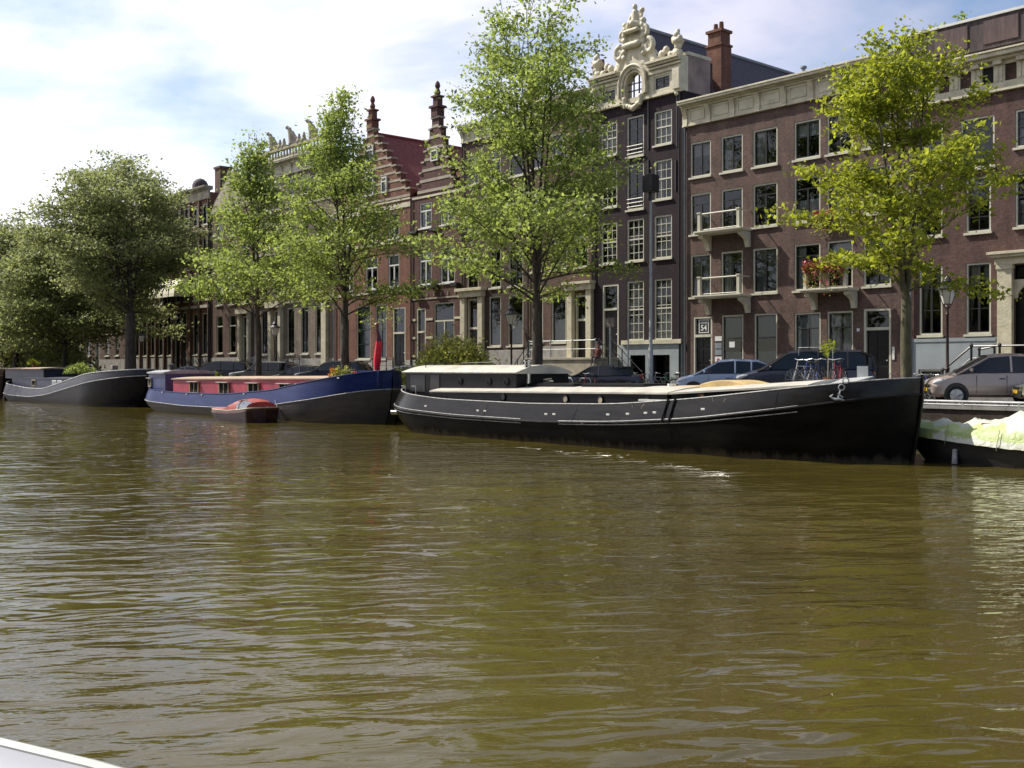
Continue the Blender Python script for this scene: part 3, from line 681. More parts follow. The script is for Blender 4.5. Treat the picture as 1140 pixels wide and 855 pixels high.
# attic body beyond the entablature (pale side walls, lead top)
at = MB().box(.012, W-.012, .452, 2.4, h.lz(18.06), h.lz(20.1)).build('attic', PLASTER, h.root)
MB().box(-.0, W+.0, .453, 2.46, h.lz(20.101), h.lz(20.28)).build('attic_coping', CREAM, at)
MB().box(W-.8, W-.02, 2.5, 2.6, h.lz(18), h.lz(20)).build('attic_post', LEAD, at)
# crest
Zc = 20.0
bl = []
for i in range(9):
    t_ = i/8; wd = 1.75*(1-t_)**.8+.45; bl += [((cx+wd*s_*.62, .15, h.lz(Zc+.15+1.7*t_)), .40*(1-.25*t_), (1.15, .8, 1)) for s_ in (-1, -.45, 0, .45, 1)]
for s_ in (-1, 1):
    bl += [(p, r*1.15) for p, r in scroll(cx+s_*1.35, h.lz(21.0), .42, -.1, 1.3, .17, -s_, math.pi/2)]
    bl += [(p, r*1.2) for p, r in scroll(cx+s_*1.0, h.lz(21.9), .30, -.12, 1.2, .14, -s_, math.pi/2)]
    bl += capsule((cx+s_*.9, -.1, h.lz(20.7)), (cx+s_*.8, -.1, h.lz(22.3)), .2, .24)+[((cx+s_*.82, -.1, h.lz(22.55)), .22)]
    bl += [((cx+s_*(1.95+.32*k), .05, h.lz(20.35+.2*math.sin(k*2.0))), .27-.02*k, (1, .8, 1.1)) for k in range(5)]
bl += capsule((cx-.5, -.25, h.lz(21.3)), (cx+.5, -.25, h.lz(21.3)), .22, .22)
bl += capsule((cx-.55, -.4, h.lz(22.05)), (cx+.55, -.4, h.lz(22.05)), .16, .16)
bl += [((cx+s_*a_, .02, h.lz(b_)), .30, (1, .6, 1)) for s_ in (-1, 1) for a_, b_ in ((1.3, 20.95), (.95, 21.85), (.4, 21.7), (.5, 22.2))]
bl = [((cx+(q[0][0]-cx)*(.84 if q[0][2] > h.lz(20.6) else 1), q[0][1], q[0][2]), q[1]*.88)+tuple(q[2:]) for q in bl]
crest = sculpt('gable_crest', CREAM, h.root, bl, vox=.045)
fig = capsule((cx-.28, -.15, h.lz(22.35)), (cx-.05, -.35, h.lz(22.5)), .26, .2)+capsule((cx+.3, -.15, h.lz(22.35)), (cx+.12, -.4, h.lz(22.45)), .25, .17)+capsule((cx, 0, h.lz(22.4)), (cx+.02, -.02, h.lz(23.15)), .30, .21)
fig += [((cx, -.03, h.lz(23.48)), .17, (.9, 1, 1.15)), ((cx, -.03, h.lz(23.28)), .09)]
fig += capsule((cx-.24, 0, h.lz(23.12)), (cx-.42, -.1, h.lz(22.75)), .10, .08)+capsule((cx-.42, -.1, h.lz(22.75)), (cx-.2, -.3, h.lz(22.65)), .08, .06)
fig += capsule((cx+.24, 0, h.lz(23.12)), (cx+.46, 0, h.lz(22.8)), .10, .08)+capsule((cx+.46, 0, h.lz(22.8)), (cx+.55, 0, h.lz(23.1)), .08, .07)+[((cx+.52, .0, h.lz(23.2)), .16)]
sculpt('seated_statue', CREAM, crest, fig, vox=.045)
for s_ in (-1, 1):
    x = cx+s_*(W/2-.42)
    bl = [((x, .1, h.lz(20.2)), .3, (1, 1, .8)), ((x, .1, h.lz(20.55)), .22), ((x, .1, h.lz(20.85)), .34, (1.1, 1, .7)), ((x-.22, .0, h.lz(21.0)), .16), ((x+.22, .0, h.lz(21.0)), .16), ((x, 0, h.lz(21.2)), .2), ((x, .1, h.lz(21.42)), .13)]
    sculpt('urn', CREAM, crest, bl, vox=.05)
kx = [((cx+.62+.0*k, -.25, h.lz(18.25)-.15*k), .16-.02*k) for k in range(4)]+[((cx-.62, -.25, h.lz(18.25)-.15*k), .16-.02*k) for k in range(4)]+[((cx+d_, -.2, h.lz(17.95)-.30*(1-abs(d_)/.6)), .17) for d_ in (-.55, -.35, -.15, 0, .15, .35, .55)]+[((W-.3, -.18, h.lz(17.9)), .13)]
sculpt('carved_drop', CREAM, crest, kx, vox=.05)
MB().box(h.w-1.2, h.w-.15, 3.55, 4.5, h.lz(17.5), h.lz(21.3)).box(h.w-1.26, h.w-.09, 3.49, 4.56, h.lz(21.3), h.lz(21.42)).box(h.w-1.14, h.w-.21, 3.6, 4.45, h.lz(21.42), h.lz(22.1)).box(h.w-1.24, h.w-.11, 3.5, 4.55, h.lz(22.1), h.lz(22.25)).lathe([(.15, 0), (.12, .45)], (h.w-.88, 4, h.lz(22.25)), 8).lathe([(.15, 0), (.12, .5)], (h.w-.48, 4, h.lz(22.25)), 8).build('chimney', B_RED, h.ro)
H3 = h
sto = thing('stone_stoop', 'raised stone stoop with iron and white railings before the blackened brick house', 'stoop', (XP(615), FAC, STREET))
wS = XP(691)-XP(615)
S = MB().box(0, wS, -2.0, -.25, -.2, 1.74).build('platform_wall', STONE, sto)
MB().box(-.08, wS+.08, -2.08, -.25, 1.741, 1.87).build('platform_slab', STONE, sto, bevel=.015)
q = MB()
for k in range(8): q.box(wS+.085+.28*k, wS+.085+.28*(k+1), -1.9, -.6, -.2, 1.66-.22*k)
q.build('steps', STONEG, sto)
rail([(.1, -1.95, 1.87), (wS-.1, -1.95, 1.87)], 1.0, sto, m=GALV, post=1.9)
rail([(wS+.05, -1.8, 1.87), (wS+2.3, -1.8, .05)], 1.0, sto, post=.9)
rail([(wS+.05, -.7, 1.87), (wS+2.3, -.7, .05)], 1.0, sto, post=.9)
q = MB()
for k in range(6): q.box(-.085-.28*(k+1), -.085-.28*k, -1.9, -.6, -.2, 1.55-.28*k)
q.build('steps', STONEG, sto); rail([(-1.7, -1.85, .2), (0, -1.85, 1.87)], 1.0, sto, post=.9)

# ================================================================ H4..: the row running away to the left
h = House(588, 659, 18.6, 'brown brick house behind the tallest tree with a cream portal beside the stoop', B_BROWN, roof='pitch', ridge=21.5)
for k, (a, b) in enumerate(((592, 605), (614.5, 632), (640, 655))):
    for i, (zt, zb) in enumerate(((17.3, 15.4), (14.2, 12.0), (11.2, 8.9))): h.window(a, b, zt, zb, 'whitetee', 'net' if (i+k) % 2 else None)
h.window(592, 605, 7.4, 4.4, 'transom', 'half'); h.window(614.5, 631, 7.3, 4.4, 'transom', 'half')
h.door(641, 656, 7.2, 3.42, 1.5)
h.finish(h.lz(4.2), STONEG); h.cornice(18.5, 19.5, CREAM, .5, brackets=4)
x0, x1 = h.lx(641), h.lx(656)
p = MB().box(x0-.45, x0-.02, -.3, -.01, h.lz(3.42), h.lz(7.5)).box(x1+.02, x1+.45, -.3, -.01, h.lz(3.42), h.lz(7.5)).box(x0-.55, x1+.55, -.4, -.01, h.lz(7.5), h.lz(7.85)).box(x0-.65, x1+.62, -.55, -.01, h.lz(7.85), h.lz(8.0)).build('portal', CREAM, h.root, bevel=.012)

h = House(515, 588, 18.2, 'dark brick house with a tall cream doorcase behind the yellow-green shrub', B_DARKBR, roof='pitch', ridge=21.5)
for a, b in ((521, 533), (546, 558.5), (567, 583)):
    for i, (zt, zb) in enumerate(((17.1, 15.2), (14.0, 11.8), (10.7, 8.1))): h.window(a, b, zt, zb, 'whitetee' if i < 2 else 'bars', 'net' if i == 1 else None)
h.window(545, 558.5, 7.55, 4.25, 'transom', 'half'); h.window(566, 583, 7.55, 4.25, 'transom', 'half')
h.door(521, 535, 7.5, 2.6, 2.0)
h.finish(h.lz(4.0), STONEG); h.cornice(18.1, 19.2, CREAM, .5, brackets=5)
x0, x1 = h.lx(521), h.lx(535)
MB().box(x0-.5, x0-.02, -.25, -.01, 0, h.lz(7.6)).box(x1+.02, x1+.5, -.25, -.01, 0, h.lz(7.6)).box(x0-.6, x1+.6, -.4, -.01, h.lz(7.6), h.lz(8.0)).box(x0-.75, x1+.75, -.55, -.01, h.lz(8.0), h.lz(8.2)).build('portal', CREAM, h.root, bevel=.012)

def step_gable(h, zb, ztop, n, m, half=None, top_half=.45, bands=True, pin=True):
    cx = h.w/2; half = half or h.w/2-.02; zz = [h.lz(zb)+(h.lz(ztop)-h.lz(zb))*k/n for k in range(n+1)]
    b = MB(); CAPS = []; bn = MB()
    for k in range(n):
        hw = half+(top_half-half)*k/(n-1); b.box(cx-hw, cx+hw, -.02, .42, zz[k]+(.001 if k else .0), zz[k+1])
        nh = half+(top_half-half)*(k+1)/(n-1) if k < n-1 else 0
        CAPS += [(cx+s_*nh, cx+s_*(hw+.07), -.10, .50, zz[k+1]+.001, zz[k+1]+.13) for s_ in (-1, 1)]
        if bands:
            bn.box(cx-hw, cx+hw, -.05, -.021, zz[k]+.10, zz[k]+.10+.27*(zz[1]-zz[0]))
    g = b.build('gable', m, h.root); [MB().box(*c_).build('step_cap', STONE, g) for c_ in CAPS]
    if bands: bn.build('stone_bands', STONE, g)
    if pin:
        z = zz[-1]
        MB().box(cx-.36, cx+.36, -.14, .5, z+.131, z+.75).box(cx-.5, cx+.5, -.24, .6, z+.75, z+.9).box(cx-.26, cx+.26, -.04, .42, z+.9, z+1.5).box(cx-.38, cx+.38, -.14, .5, z+1.5, z+1.62).lathe([(.16, 0), (.22, .25), (.12, .5), (.2, .7), (.15, .9), (.05, 1.05)], (cx, .18, z+1.62), 8).build('pinnacle', m, g)
    return g
h = House(458, 515, 15.2, 'crimson brick house with white casements, a dark ledge and a narrow stepped gable', B_CRIM, roof='gable', ridge=17.0, roofm=TILE)
for a, b in ((468, 481), (491, 507)):
    h.window(a, b, 11.3, 8.75, 'whitecross', 'topblind', WHITEP); h.window(a, b, 14.6, 12.8, 'whitecross', None, WHITEP)
h.door(464.5, 474.5, 7.1, 2.6, 1.7, DOORR)
h.window(484, 506, 7.35, 3.4, 'whitecross', None, CREAMW)
h.finish(h.lz(3.4), STONEG)
for z in (3.6, 4.9, 6.2): h.band(z, .16)
h.band(8.45, .2, IRON, 'ledge', .5); h.band(7.7, .1, STONE); h.band(12.5, .18, IRON, 'ledge', .3); h.band(14.95, .15)
q = MB()
for k in range(7): q.box(.4+.8*k, .47+.8*k, -.05, -.004, h.lz(7.9), h.lz(8.35 if k % 3 == 0 else 8.15))
q.build('wall_anchors', STONE, h.root)
g = step_gable(h, 15.2, 20.4, 7, B_CRIM, half=2.1, top_half=.4, bands=True)
wp, f = make_window(.8, 1.0, 'whitetee', None, WHITEP, False); inst(wp, f, g, (h.w/2, -.2, h.lz(17.4)))
h = House(373, 458, 15.2, 'red brick house with a large stepped gable striped by white stone bands', B_RED, roof='gable', ridge=20.7, roofm=TILE)
for a, b in ((385, 394), (408, 421), (433, 445)):
    h.window(a, b, 14.3, 12.4, 'whitecross', 'green', WHITEP)
    h.window(a, b, 11.2, 8.8, 'whitecross', None, WHITEP)
h.window(398, 413, 7.6, 3.5, 'six', 'green'); h.window(419, 431, 7.6, 3.5, 'six', 'green'); h.window(379, 389, 7.6, 3.5, 'six'); h.door(438, 452, 7.3, 2.6, 1.9)
h.finish(h.lz(3.4), STONEG)
for z, hh in ((14.55, .35), (12.05, .2), (8.4, .2), (15.1, .12)): h.band(z, hh)
g = step_gable(h, 15.2, 20.9, 9, B_RED, bands=True)
for a, b, z0, hh in ((-.55, .55, 15.9, 1.9), (-2.3, -1.6, 15.9, 1.2), (1.6, 2.3, 15.9, 1.2), (-.5, .5, 18.6, 1.1)):
    wp, f = make_window(round(b-a, 2), hh, 'whitetee', 'green', WHITEP, False); inst(wp, f, g, (h.w/2+(a+b)/2, -.2, h.lz(z0)))
H7 = h
h = House(285, 373, 19.3, 'grand grey stone house crowned by a pale balustrade and carved figures behind two trees', B_STONE, roof='flat')
for k in range(5):
    a = 1.1+k*2.3
    for i, (zt, zb) in enumerate(((18.9, 17.3), (15.9, 13.2), (12.2, 9.0))): h.windowx(a, a+1.15, zt, zb, 'whitetee', 'net' if (k+i) % 3 == 0 else None)
    if k != 1: h.windowx(a, a+1.15, 7.9, 4.0, 'six', 'net' if k % 2 else None)
h.doorx(1.1+2.3, 1.1+2.3+1.2, 7.8, 3.2, 1.8)
h.finish(h.lz(3.6), STONEG)
x = 3.4
MB().box(x-.45, x-.02, -.35, -.01, 0, h.lz(8.0)).box(x+1.22, x+1.65, -.35, -.01, 0, h.lz(8.0)).box(x-.6, x+1.8, -.6, -.01, h.lz(8.0), h.lz(8.5)).build('portal', CREAM, h.root)
MB().box(11.6, 12.3, -.3, -.01, 0, h.lz(8.2)).build('pilaster', CREAM, h.root)
h.band(8.3, .25, STONE, proj=.15); h.band(12.6, .25, STONE, proj=.15); h.band(16.4, .2, STONE)
h.cornice(19.2, 20.5, CREAM, .7, brackets=9)
bal = MB().box(.1, h.w-.1, -.3, .1, h.lz(20.5), h.lz(20.7)).box(.1, h.w-.1, -.3, .1, h.lz(21.4), h.lz(21.6))
for k in range(26): bal.lathe([(.09, 0), (.13, .2), (.07, .45), (.1, .7)], (.4+k*(h.w-.8)/25, -.1, h.lz(20.7)), 6)
bo = bal.build('balustrade', STONE, h.root)
for i, x in enumerate((3.3, 6.6, 9.9)):
    z = h.lz(21.6)
    bl = [((x, -.1, z+.2), .55, (1, .7, .6)), ((x, -.1, z+.75), .38)]+capsule((x, -.1, z+.7), (x-.25, -.2, z+1.7), .42, .26)+[((x-.5, -.3, z+1.9), .24)]+capsule((x, -.1, z+.5), (x+.6, 0, z+.1), .4, .3)+capsule((x+.1, -.1, z+1.3), (x+.7, 0, z+.6), .25, .2)
    bl = [((x+(q[0][0]-x)*.8, q[0][1], z+(q[0][2]-z)*.8), q[1]*.72)+tuple(q[2:]) for q in bl]; sculpt('carved_figure', STONE, bo, bl, vox=.07)
for x in (4.6, 5.3, 7.8, 8.6):
    sculpt('carved_finial', STONE, bo, [((x, -.1, h.lz(21.7)), .28), ((x, -.1, h.lz(22.05)), .18), ((x, -.1, h.lz(22.3)), .12)], vox=.07)
h = House(235, 285, 17.5, 'brown brick house with a plain pale gable showing above the slender tree', B_BROWN, roof='gable', ridge=20.6)
for k in range(3):
    a = 1.3+k*2.6
    for zt, zb in ((16.9, 15.0), (14.2, 12.0), (11.2, 8.7), (7.7, 4.2)):
        if k == 2 and zt < 8: continue
        h.windowx(a, a+1.3, zt, zb, 'whitetee', 'net' if (k+int(zt)) % 3 == 0 else None)
h.doorx(1.3+5.2, 1.3+6.5, 7.5, 2.8, 1.8)
h.finish(h.lz(3.8), STONEG)
MB().prism_xz([(.1, h.lz(17.4)), (h.w-.1, h.lz(17.4)), (h.w-1.2, h.lz(18.6)), (h.w/2+.9, h.lz(20.3)), (h.w/2+.8, h.lz(21)), (h.w/2-.8, h.lz(21)), (h.w/2-.9, h.lz(20.3)), (1.2, h.lz(18.6))], -.06, .3).build('gable', STONE, h.root)
x = 6.5
MB().box(x-.4, x-.02, -.3, -.01, 0, h.lz(7.7)).box(x+1.32, x+1.7, -.3, -.01, 0, h.lz(7.7)).box(x-.5, x+1.8, -.5, -.01, h.lz(7.7), h.lz(8.1)).build('portal', CREAM, h.root)
h = House(150, 235, 19.6, 'red-brown pilastered brick building with a rounded cream awning', B_RED, roof='flat')
n = 9; wv = h.w/n
for k in range(n):
    a = k*wv+.35
    for zt, zb in ((18.6, 16.6), (15.5, 13.4), (11.9, 9.4), (8.1, 4.1)):
        if zt < 9 and k in (5, 6): continue
        h.windowx(a, a+1.2, zt, zb, 'transom', 'half' if zt < 9 else None)
h.doorx(5*wv+.2, 6*wv+.9, 8.4, 2.0, 2.4)
h.finish(h.lz(3.9), STONEG)
for z in (8.6, 12.4, 15.9): h.band(z, .28, STONE, proj=.2)
q = MB()
for k in range(n+1): q.box(max(.02, k*wv-.14), min(h.w-.02, k*wv+.14), -.24, -.003, 0, h.lz(18.9))
q.build('pilasters', B_BROWN, h.root); h.cornice(19.0, 20.2, STONE, .6)
aw = MB(); rr = []
xa, xb = XP(180.5)-h.x0, XP(214)-h.x0
ribs = 9
for i in range(9):
    a = math.pi/2*i/8; rr.append([(xa+(xb-xa)*k/24, -.25-1.5*math.sin(a)*1.0, h.lz(9.8)+1.8*math.cos(a)) for k in range(25)])
aw.loft(rr)
for sx_ in (xa, xb): aw.add([(sx_, -.25, h.lz(9.8))]+[(sx_, r_[0][1], r_[0][2]) for r_ in rr], [(0, i+1, i+2) for i in range(8)])
aw.build('awning', mat('awning_canvas', (.66, .62, .48), .8, var=.06), h.root)
for k in range(6):
    x = xa+(xb-xa)*k/5; MB().tube([(x, r_[0][1]-.02, r_[0][2]+.02) for r_ in rr], .03, 5).build('awning_rib', IRON, h.root)
MB().lathe([(.8, 0), (.8, .9), (.65, 1.25), (.35, 1.5), (.05, 1.6)], (XP(207)-h.x0, 1.6, h.lz(20.2)), 14).build('roof_tank', LEAD, h.ro, smooth=True)
MB().box(XP(224)-h.x0, XP(230)-h.x0, 1.5, 2.7, h.lz(19.6), h.lz(22.2)).box(XP(223.5)-h.x0, XP(230.5)-h.x0, 1.4, 2.8, h.lz(22.2), h.lz(22.4)).build('chimney', B_BROWN, h.ro)
for pl, pr, top, lab, wm in ((95, 150, 19.5, 'brown brick house glimpsed behind the broad dark tree', B_BROWN), (42, 95, 18.4, 'dark brick house mostly hidden by the broad dark tree', B_DARKBR), (3, 42, 19.8, 'brown house whose flat pale cornice shows above the trees at far left', B_BROWN), (-60, 3, 18.0, 'farthest brick house, behind the leaves at the left edge', B_CRIM)):
    h = House(pl, pr, top, lab, wm, roof='flat' if pl == 3 else 'pitch', ridge=top+1.2)
    n = max(3, int(h.w/2.6)); wv = h.w/n
    for k in range(n):
        for zt, zb in ((top-1.2, top-3.1), (14.2, 12.0), (11.0, 8.6), (7.6, 4.2)):
            if k == 1 and zt < 8: h.doorx(k*wv+.6, k*wv+1.8, zt, 2.6, 1.5)
            else: h.windowx(k*wv+.6, k*wv+1.8, zt, zb, 'whitetee', 'half' if k % 2 else None)
    h.finish(h.lz(3.8), STONEG); h.cornice(top-.1, top+.9, STONE if pl != 3 else CREAM, .5)
# ---------------------------------------------------------------- ground, quay, water
AS = mat('street_clinker', (.095, .078, .068), .85, var=.2, vscale=.8, bump=.4, bscale=30)
PV = mat('pavement_slabs', (.19, .18, .165), .85, var=.15, vscale=1.2, bump=.2, bscale=12)
KERB = mat('kerb_stone', (.26, .25, .23), .8, var=.15, vscale=2, bump=.2)
structure(MB().box(-700, 500, QUAY+.30, 900, -1.2, STREET-.02).build('ground', AS))
m = MB().box(-400, 60, QUAY, QUAY+.298, -1.2, STREET-.08); structure(m.build('quay_wall', B_QUAY))
m = MB()
for k in range(230):
    x = -200+k*1.1; j = random.uniform(-.012, .012); m.box(x, x+1.085, QUAY-.06+j, QUAY+.42, STREET-.079, STREET+.03+j*.5)
structure(m.build('quay_coping', KERB))
structure(MB().box(-400, 60, 42.9, 46.0, STREET-.2, STREET+.12).build('pavement', PV))
structure(MB().box(-400, 60, 42.72, 42.897, STREET-.2, STREET+.135).build('kerb', KERB))
structure(MB().box(-700, 500, -900, -8.5, -1.2, 1.5).build('far_bank', AS))
structure(MB().box(-700, 500, -8.45, 36, -2.6, -2.4).build('canal_bed', mat('mud', (.04, .032, .015), .9)))
# water: a wave-displaced sheet near the camera and a plain one farther out
def waves(X, Y):
    rng = np.random.default_rng(11); h = np.zeros_like(X)
    for i in range(46):
        lam = 10**rng.uniform(math.log10(.38), math.log10(4.2)); k = 2*math.pi/lam
        ang = R(148)+rng.normal(0, .40) if rng.random() < .82 else rng.uniform(0, 6.28)
        amp = .0021*lam**.85
        ph = rng.uniform(0, 6.28); wob = .35*np.sin(X*.21*rng.uniform(.5, 1.5)+ph*3)+.35*np.sin(Y*.27*rng.uniform(.5, 1.5)+ph)
        h += amp*np.sin(k*(X*math.cos(ang)+Y*math.sin(ang))+ph+wob*2)
    env = .62+.38*np.sin(X*.17+1.3*np.sin(Y*.13))*np.sin(Y*.21+X*.05+2)
    return h*env
xs = np.concatenate([np.arange(-140, -60, .4), np.arange(-60, -24, .2), np.arange(-24, 14, .11)]); ys = np.concatenate([np.arange(-8.4, 0, .3), np.arange(0, 16, .11), np.arange(16, 34.01, .18)])
GX, GY = np.meshgrid(xs, ys); GZ = waves(GX, GY); ny, nx = GX.shape
me = bpy.data.meshes.new('water'); V = np.stack([GX, GY, GZ], -1).reshape(-1, 3)
idx = np.arange(ny*nx, dtype=np.int32).reshape(ny, nx); F = np.stack([idx[:-1, :-1], idx[:-1, 1:], idx[1:, 1:], idx[1:, :-1]], -1).reshape(-1, 4)
me.vertices.add(len(V)); me.vertices.foreach_set('co', V.reshape(-1)); me.loops.add(F.size); me.loops.foreach_set('vertex_index', F.reshape(-1)); me.polygons.add(len(F))
me.polygons.foreach_set('loop_start', np.arange(0, F.size, 4, dtype=np.int32)); me.polygons.foreach_set('loop_total', np.full(len(F), 4, dtype=np.int32))
me.polygons.foreach_set('use_smooth', np.ones(len(F), dtype=bool)); me.update()
wm = bpy.data.materials.new('canal_water'); wm.use_nodes = True; nt = wm.node_tree; L = nt.links; b = nt.nodes['Principled BSDF']
b.inputs['Roughness'].default_value = .015; b.inputs['IOR'].default_value = 1.33
tc = nn(nt, 'ShaderNodeTexCoord'); no = nn(nt, 'ShaderNodeTexNoise'); no.inputs['Scale'].default_value = .12; no.inputs['Detail'].default_value = 4
L.new(tc.outputs['Object'], no.inputs['Vector']); rp = nn(nt, 'ShaderNodeValToRGB')
rp.color_ramp.elements[0].color = (.049, .038, .009, 1); rp.color_ramp.elements[1].color = (.070, .056, .012, 1); rp.color_ramp.elements[0].position = .35; rp.color_ramp.elements[1].position = .65
L.new(no.outputs['Fac'], rp.inputs['Fac']); L.new(rp.outputs[0], b.inputs['Base Color'])
mp = nn(nt, 'ShaderNodeMapping', vector_type='TEXTURE'); mp.inputs['Rotation'].default_value = (0, 0, R(58)); mp.inputs['Scale'].default_value = (1.8, .7, 1)
L.new(tc.outputs['Object'], mp.inputs['Vector'])
n1 = nn(nt, 'ShaderNodeTexNoise'); n1.inputs['Scale'].default_value = 9.0; n1.inputs['Detail'].default_value = 2.0; n1.inputs['Roughness'].default_value = .55; n1.inputs['Distortion'].default_value = .4
L.new(mp.outputs[0], n1.inputs['Vector'])
bp = nn(nt, 'ShaderNodeBump'); bp.inputs['Distance'].default_value = .007
n3 = nn(nt, 'ShaderNodeTexNoise'); n3.inputs['Scale'].default_value = .22; n3.inputs['Detail'].default_value = 4; n3.inputs['Distortion'].default_value = 1.0; L.new(tc.outputs['Object'], n3.inputs['Vector'])
r3 = nn(nt, 'ShaderNodeMapRange'); r3.inputs[1].default_value = .42; r3.inputs[2].default_value = .62; r3.inputs[3].default_value = .12; r3.inputs[4].default_value = 1.0; L.new(n3.outputs['Fac'], r3.inputs[0]); L.new(r3.outputs[0], bp.inputs['Strength'])
nA = nn(nt, 'ShaderNodeTexNoise'); nA.inputs['Scale'].default_value = 1.9; nA.inputs['Detail'].default_value = 1.8; nA.inputs['Distortion'].default_value = .6; L.new(mp.outputs[0], nA.inputs['Vector'])
bA = nn(nt, 'ShaderNodeBump'); bA.inputs['Strength'].default_value = 1.0; bA.inputs['Distance'].default_value = .046; L.new(nA.outputs['Fac'], bA.inputs['Height']); L.new(bA.outputs[0], bp.inputs['Normal'])
L.new(n1.outputs['Fac'], bp.inputs['Height']); L.new(bp.outputs[0], b.inputs['Normal'])
me.materials.append(wm); w = bpy.data.objects.new('water', me); COL.objects.link(w); structure(w)
wf = MB().quad((-600, -8.4, -.003), (-139.9, -8.4, -.003), (-139.9, 33.99, -.003), (-600, 33.99, -.003)).quad((13.8, -8.4, -.003), (60, -8.4, -.003), (60, 33.99, -.003), (13.8, 33.99, -.003)).build('water', wm); structure(wf)

# ---------------------------------------------------------------- boats
def sstep(a, b, x):
    t = max(0, min(1, (x-a)/(b-a))); return t*t*(3-2*t)
class Hull:
    """lofted hull: stem, stern, sheer and rubbing strake as functions of t (0 stern, 1 bow)"""
    def __init__(s, x0, x1, yc, B, sheer, rub, sl=.16, bl=.20, tumble=.16, over=(.9, .5), flip=1):
        s.x0, s.x1, s.yc, s.B, s.sheer, s.rub, s.sl, s.bl, s.tumble, s.over = x0, x1, yc, B, sheer, rub, sl, bl, tumble, over
        s.root = None
    def beam(s, t, pb=2.0):
        f = 1.0
        if t < s.sl: f = math.sqrt(max(0, 1-((s.sl-t)/s.sl)**2.1))
        if t > 1-s.bl: f = min(f, max(0, 1-((t-1+s.bl)/s.bl)**pb)**(.62))
        return s.B*max(f, .012)
    def P(s, t, side, lev):
        L_ = s.x1-s.x0
        if lev == 'sheer': x = s.x0+s.tumble*1.3+(L_-s.tumble*1.3+.03)*t; y = max(s.beam(t)-s.tumble*(1-.55*sstep(.75, 1, t)), .012); z = s.sheer(t)
        elif lev == 'rub': x = s.x0+L_*t; y = s.beam(t); z = s.rub(t)
        elif lev == 'mid': x = s.x0+s.over[0]*.35+(L_-(s.over[0]+s.over[1])*.35)*t; y = s.beam(t, 1.9)*.975; z = s.rub(t)*.5
        elif lev == 'wl': x = s.x0+s.over[0]+(L_-s.over[0]-s.over[1])*t; y = s.beam(t, 1.75)*.93; z = 0.
        else: x = s.x0+s.over[0]*1.6+(L_-(s.over[0]+s.over[1])*1.6)*t; y = s.beam(t, 1.5)*.8; z = -.6
        return (x, s.yc+side*y, z)
    def ts(s, n=72): return [(.5-.5*math.cos(math.pi*i/n))*.35+.65*i/n for i in range(n+1)]
    def make(s, root, lower, upper, deckm, dz=.28, cap=None, capr=.035, rubm=None, rubr=.035, lines=()):
        T = s.ts(); s.root = root
        a = MB()
        for sd in (-1, 1):
            rr = [[s.P(t, sd, l) for l in ('keel', 'wl', 'mid', 'rub')] for t in T]; a.loft(rr)
        a.loft([[s.P(t, -1, 'keel'), s.P(t, 1, 'keel')] for t in T]); a.build('hull', lower, root, smooth=True)
        a = MB()
        for sd in (-1, 1):
            rr = []
            for t in T:
                p, q = Vector(s.P(t, sd, 'rub')), Vector(s.P(t, sd, 'sheer'))
                inn = Vector((q.x, s.yc+sd*max(abs(q.y-s.yc)-.07, .006), q.z)); dn = inn-Vector((0, 0, dz+.04))
                rr.append([p, p.lerp(q, .5)+Vector((0, sd*.02, 0)), q, inn, dn])
            a.loft(rr)
        up = a.build('bulwark', upper, root, smooth=True)
        a = MB(); a.loft([[(s.P(t, -1, 'sheer')[0], s.yc-max(abs(s.P(t, -1, 'sheer')[1]-s.yc)-.04, .004), s.sheer(t)-dz), (s.P(t, 1, 'sheer')[0], s.yc+max(abs(s.P(t, 1, 'sheer')[1]-s.yc)-.04, .004), s.sheer(t)-dz)] for t in T]); a.build('deck', deckm, root)
        if cap:
            c = MB()
            for sd in (-1, 1): c.tube([s.P(t, sd, 'sheer') for t in T], capr, 6)
            c.build('gunwale_cap', cap, root, smooth=True)
        if rubm:
            c = MB()
            for sd in (-1, 1): c.tube([s.P(t, sd, 'rub') for t in T], rubr, 6)
            c.build('rubbing_strake', rubm, root, smooth=True)
        for (t0, t1, f, lm, r_) in lines:
            c = MB()
            for sd in (-1, 1): c.tube([tuple(Vector(s.P(t, sd, 'rub')).lerp(Vector(s.P(t, sd, 'sheer' if f > 0 else 'mid')), abs(f))+Vector((0, sd*.015, 0))) for t in T if t0 <= t <= t1], r_, 5)
            c.build('painted_line', lm, root)
    def on(s, t, f=.5, side=-1): return Vector(s.P(t, side, 'rub')).lerp(Vector(s.P(t, side, 'sheer')), f)
    def t_of(s, x): return (x-s.x0)/(s.x1-s.x0)
def interp(pts):
    def f(t):
        for (a, va), (b, vb) in zip(pts, pts[1:]):
            if t <= b:
                u = (t-a)/(b-a); return va+(vb-va)*u
        return pts[-1][1]
    def g(t):  # smoothed
        return sum(f(max(0, min(1, t+d)))*w_ for d, w_ in ((-.04, .15), (-.02, .2), (0, .3), (.02, .2), (.04, .15)))
    return g
BLK = mat('barge_black', (.004, .004, .004), .34, var=.35, vscale=1.5, bump=.06, bscale=3, col2=(.014, .012, .011), stretch=(.4, 1, 2), spec=.08)
BLKU = mat('barge_black_strake', (.008, .0075, .007), .2, var=.3, vscale=2.2, bump=.06, bscale=3, col2=(.024, .021, .019), stretch=(.4, 1, 2), spec=.26)
TAR = mat('tarred_hull', (.014, .013, .013), .55, var=.4, vscale=2.0, bump=.25, bscale=5, col2=(.045, .040, .036), stretch=(.5, 1, 2))
DECKD = mat('dark_deck', (.05, .045, .04), .7, var=.3)
WLINE = mat('worn_white_line', (.42, .41, .39), .5, var=.25, vscale=6)
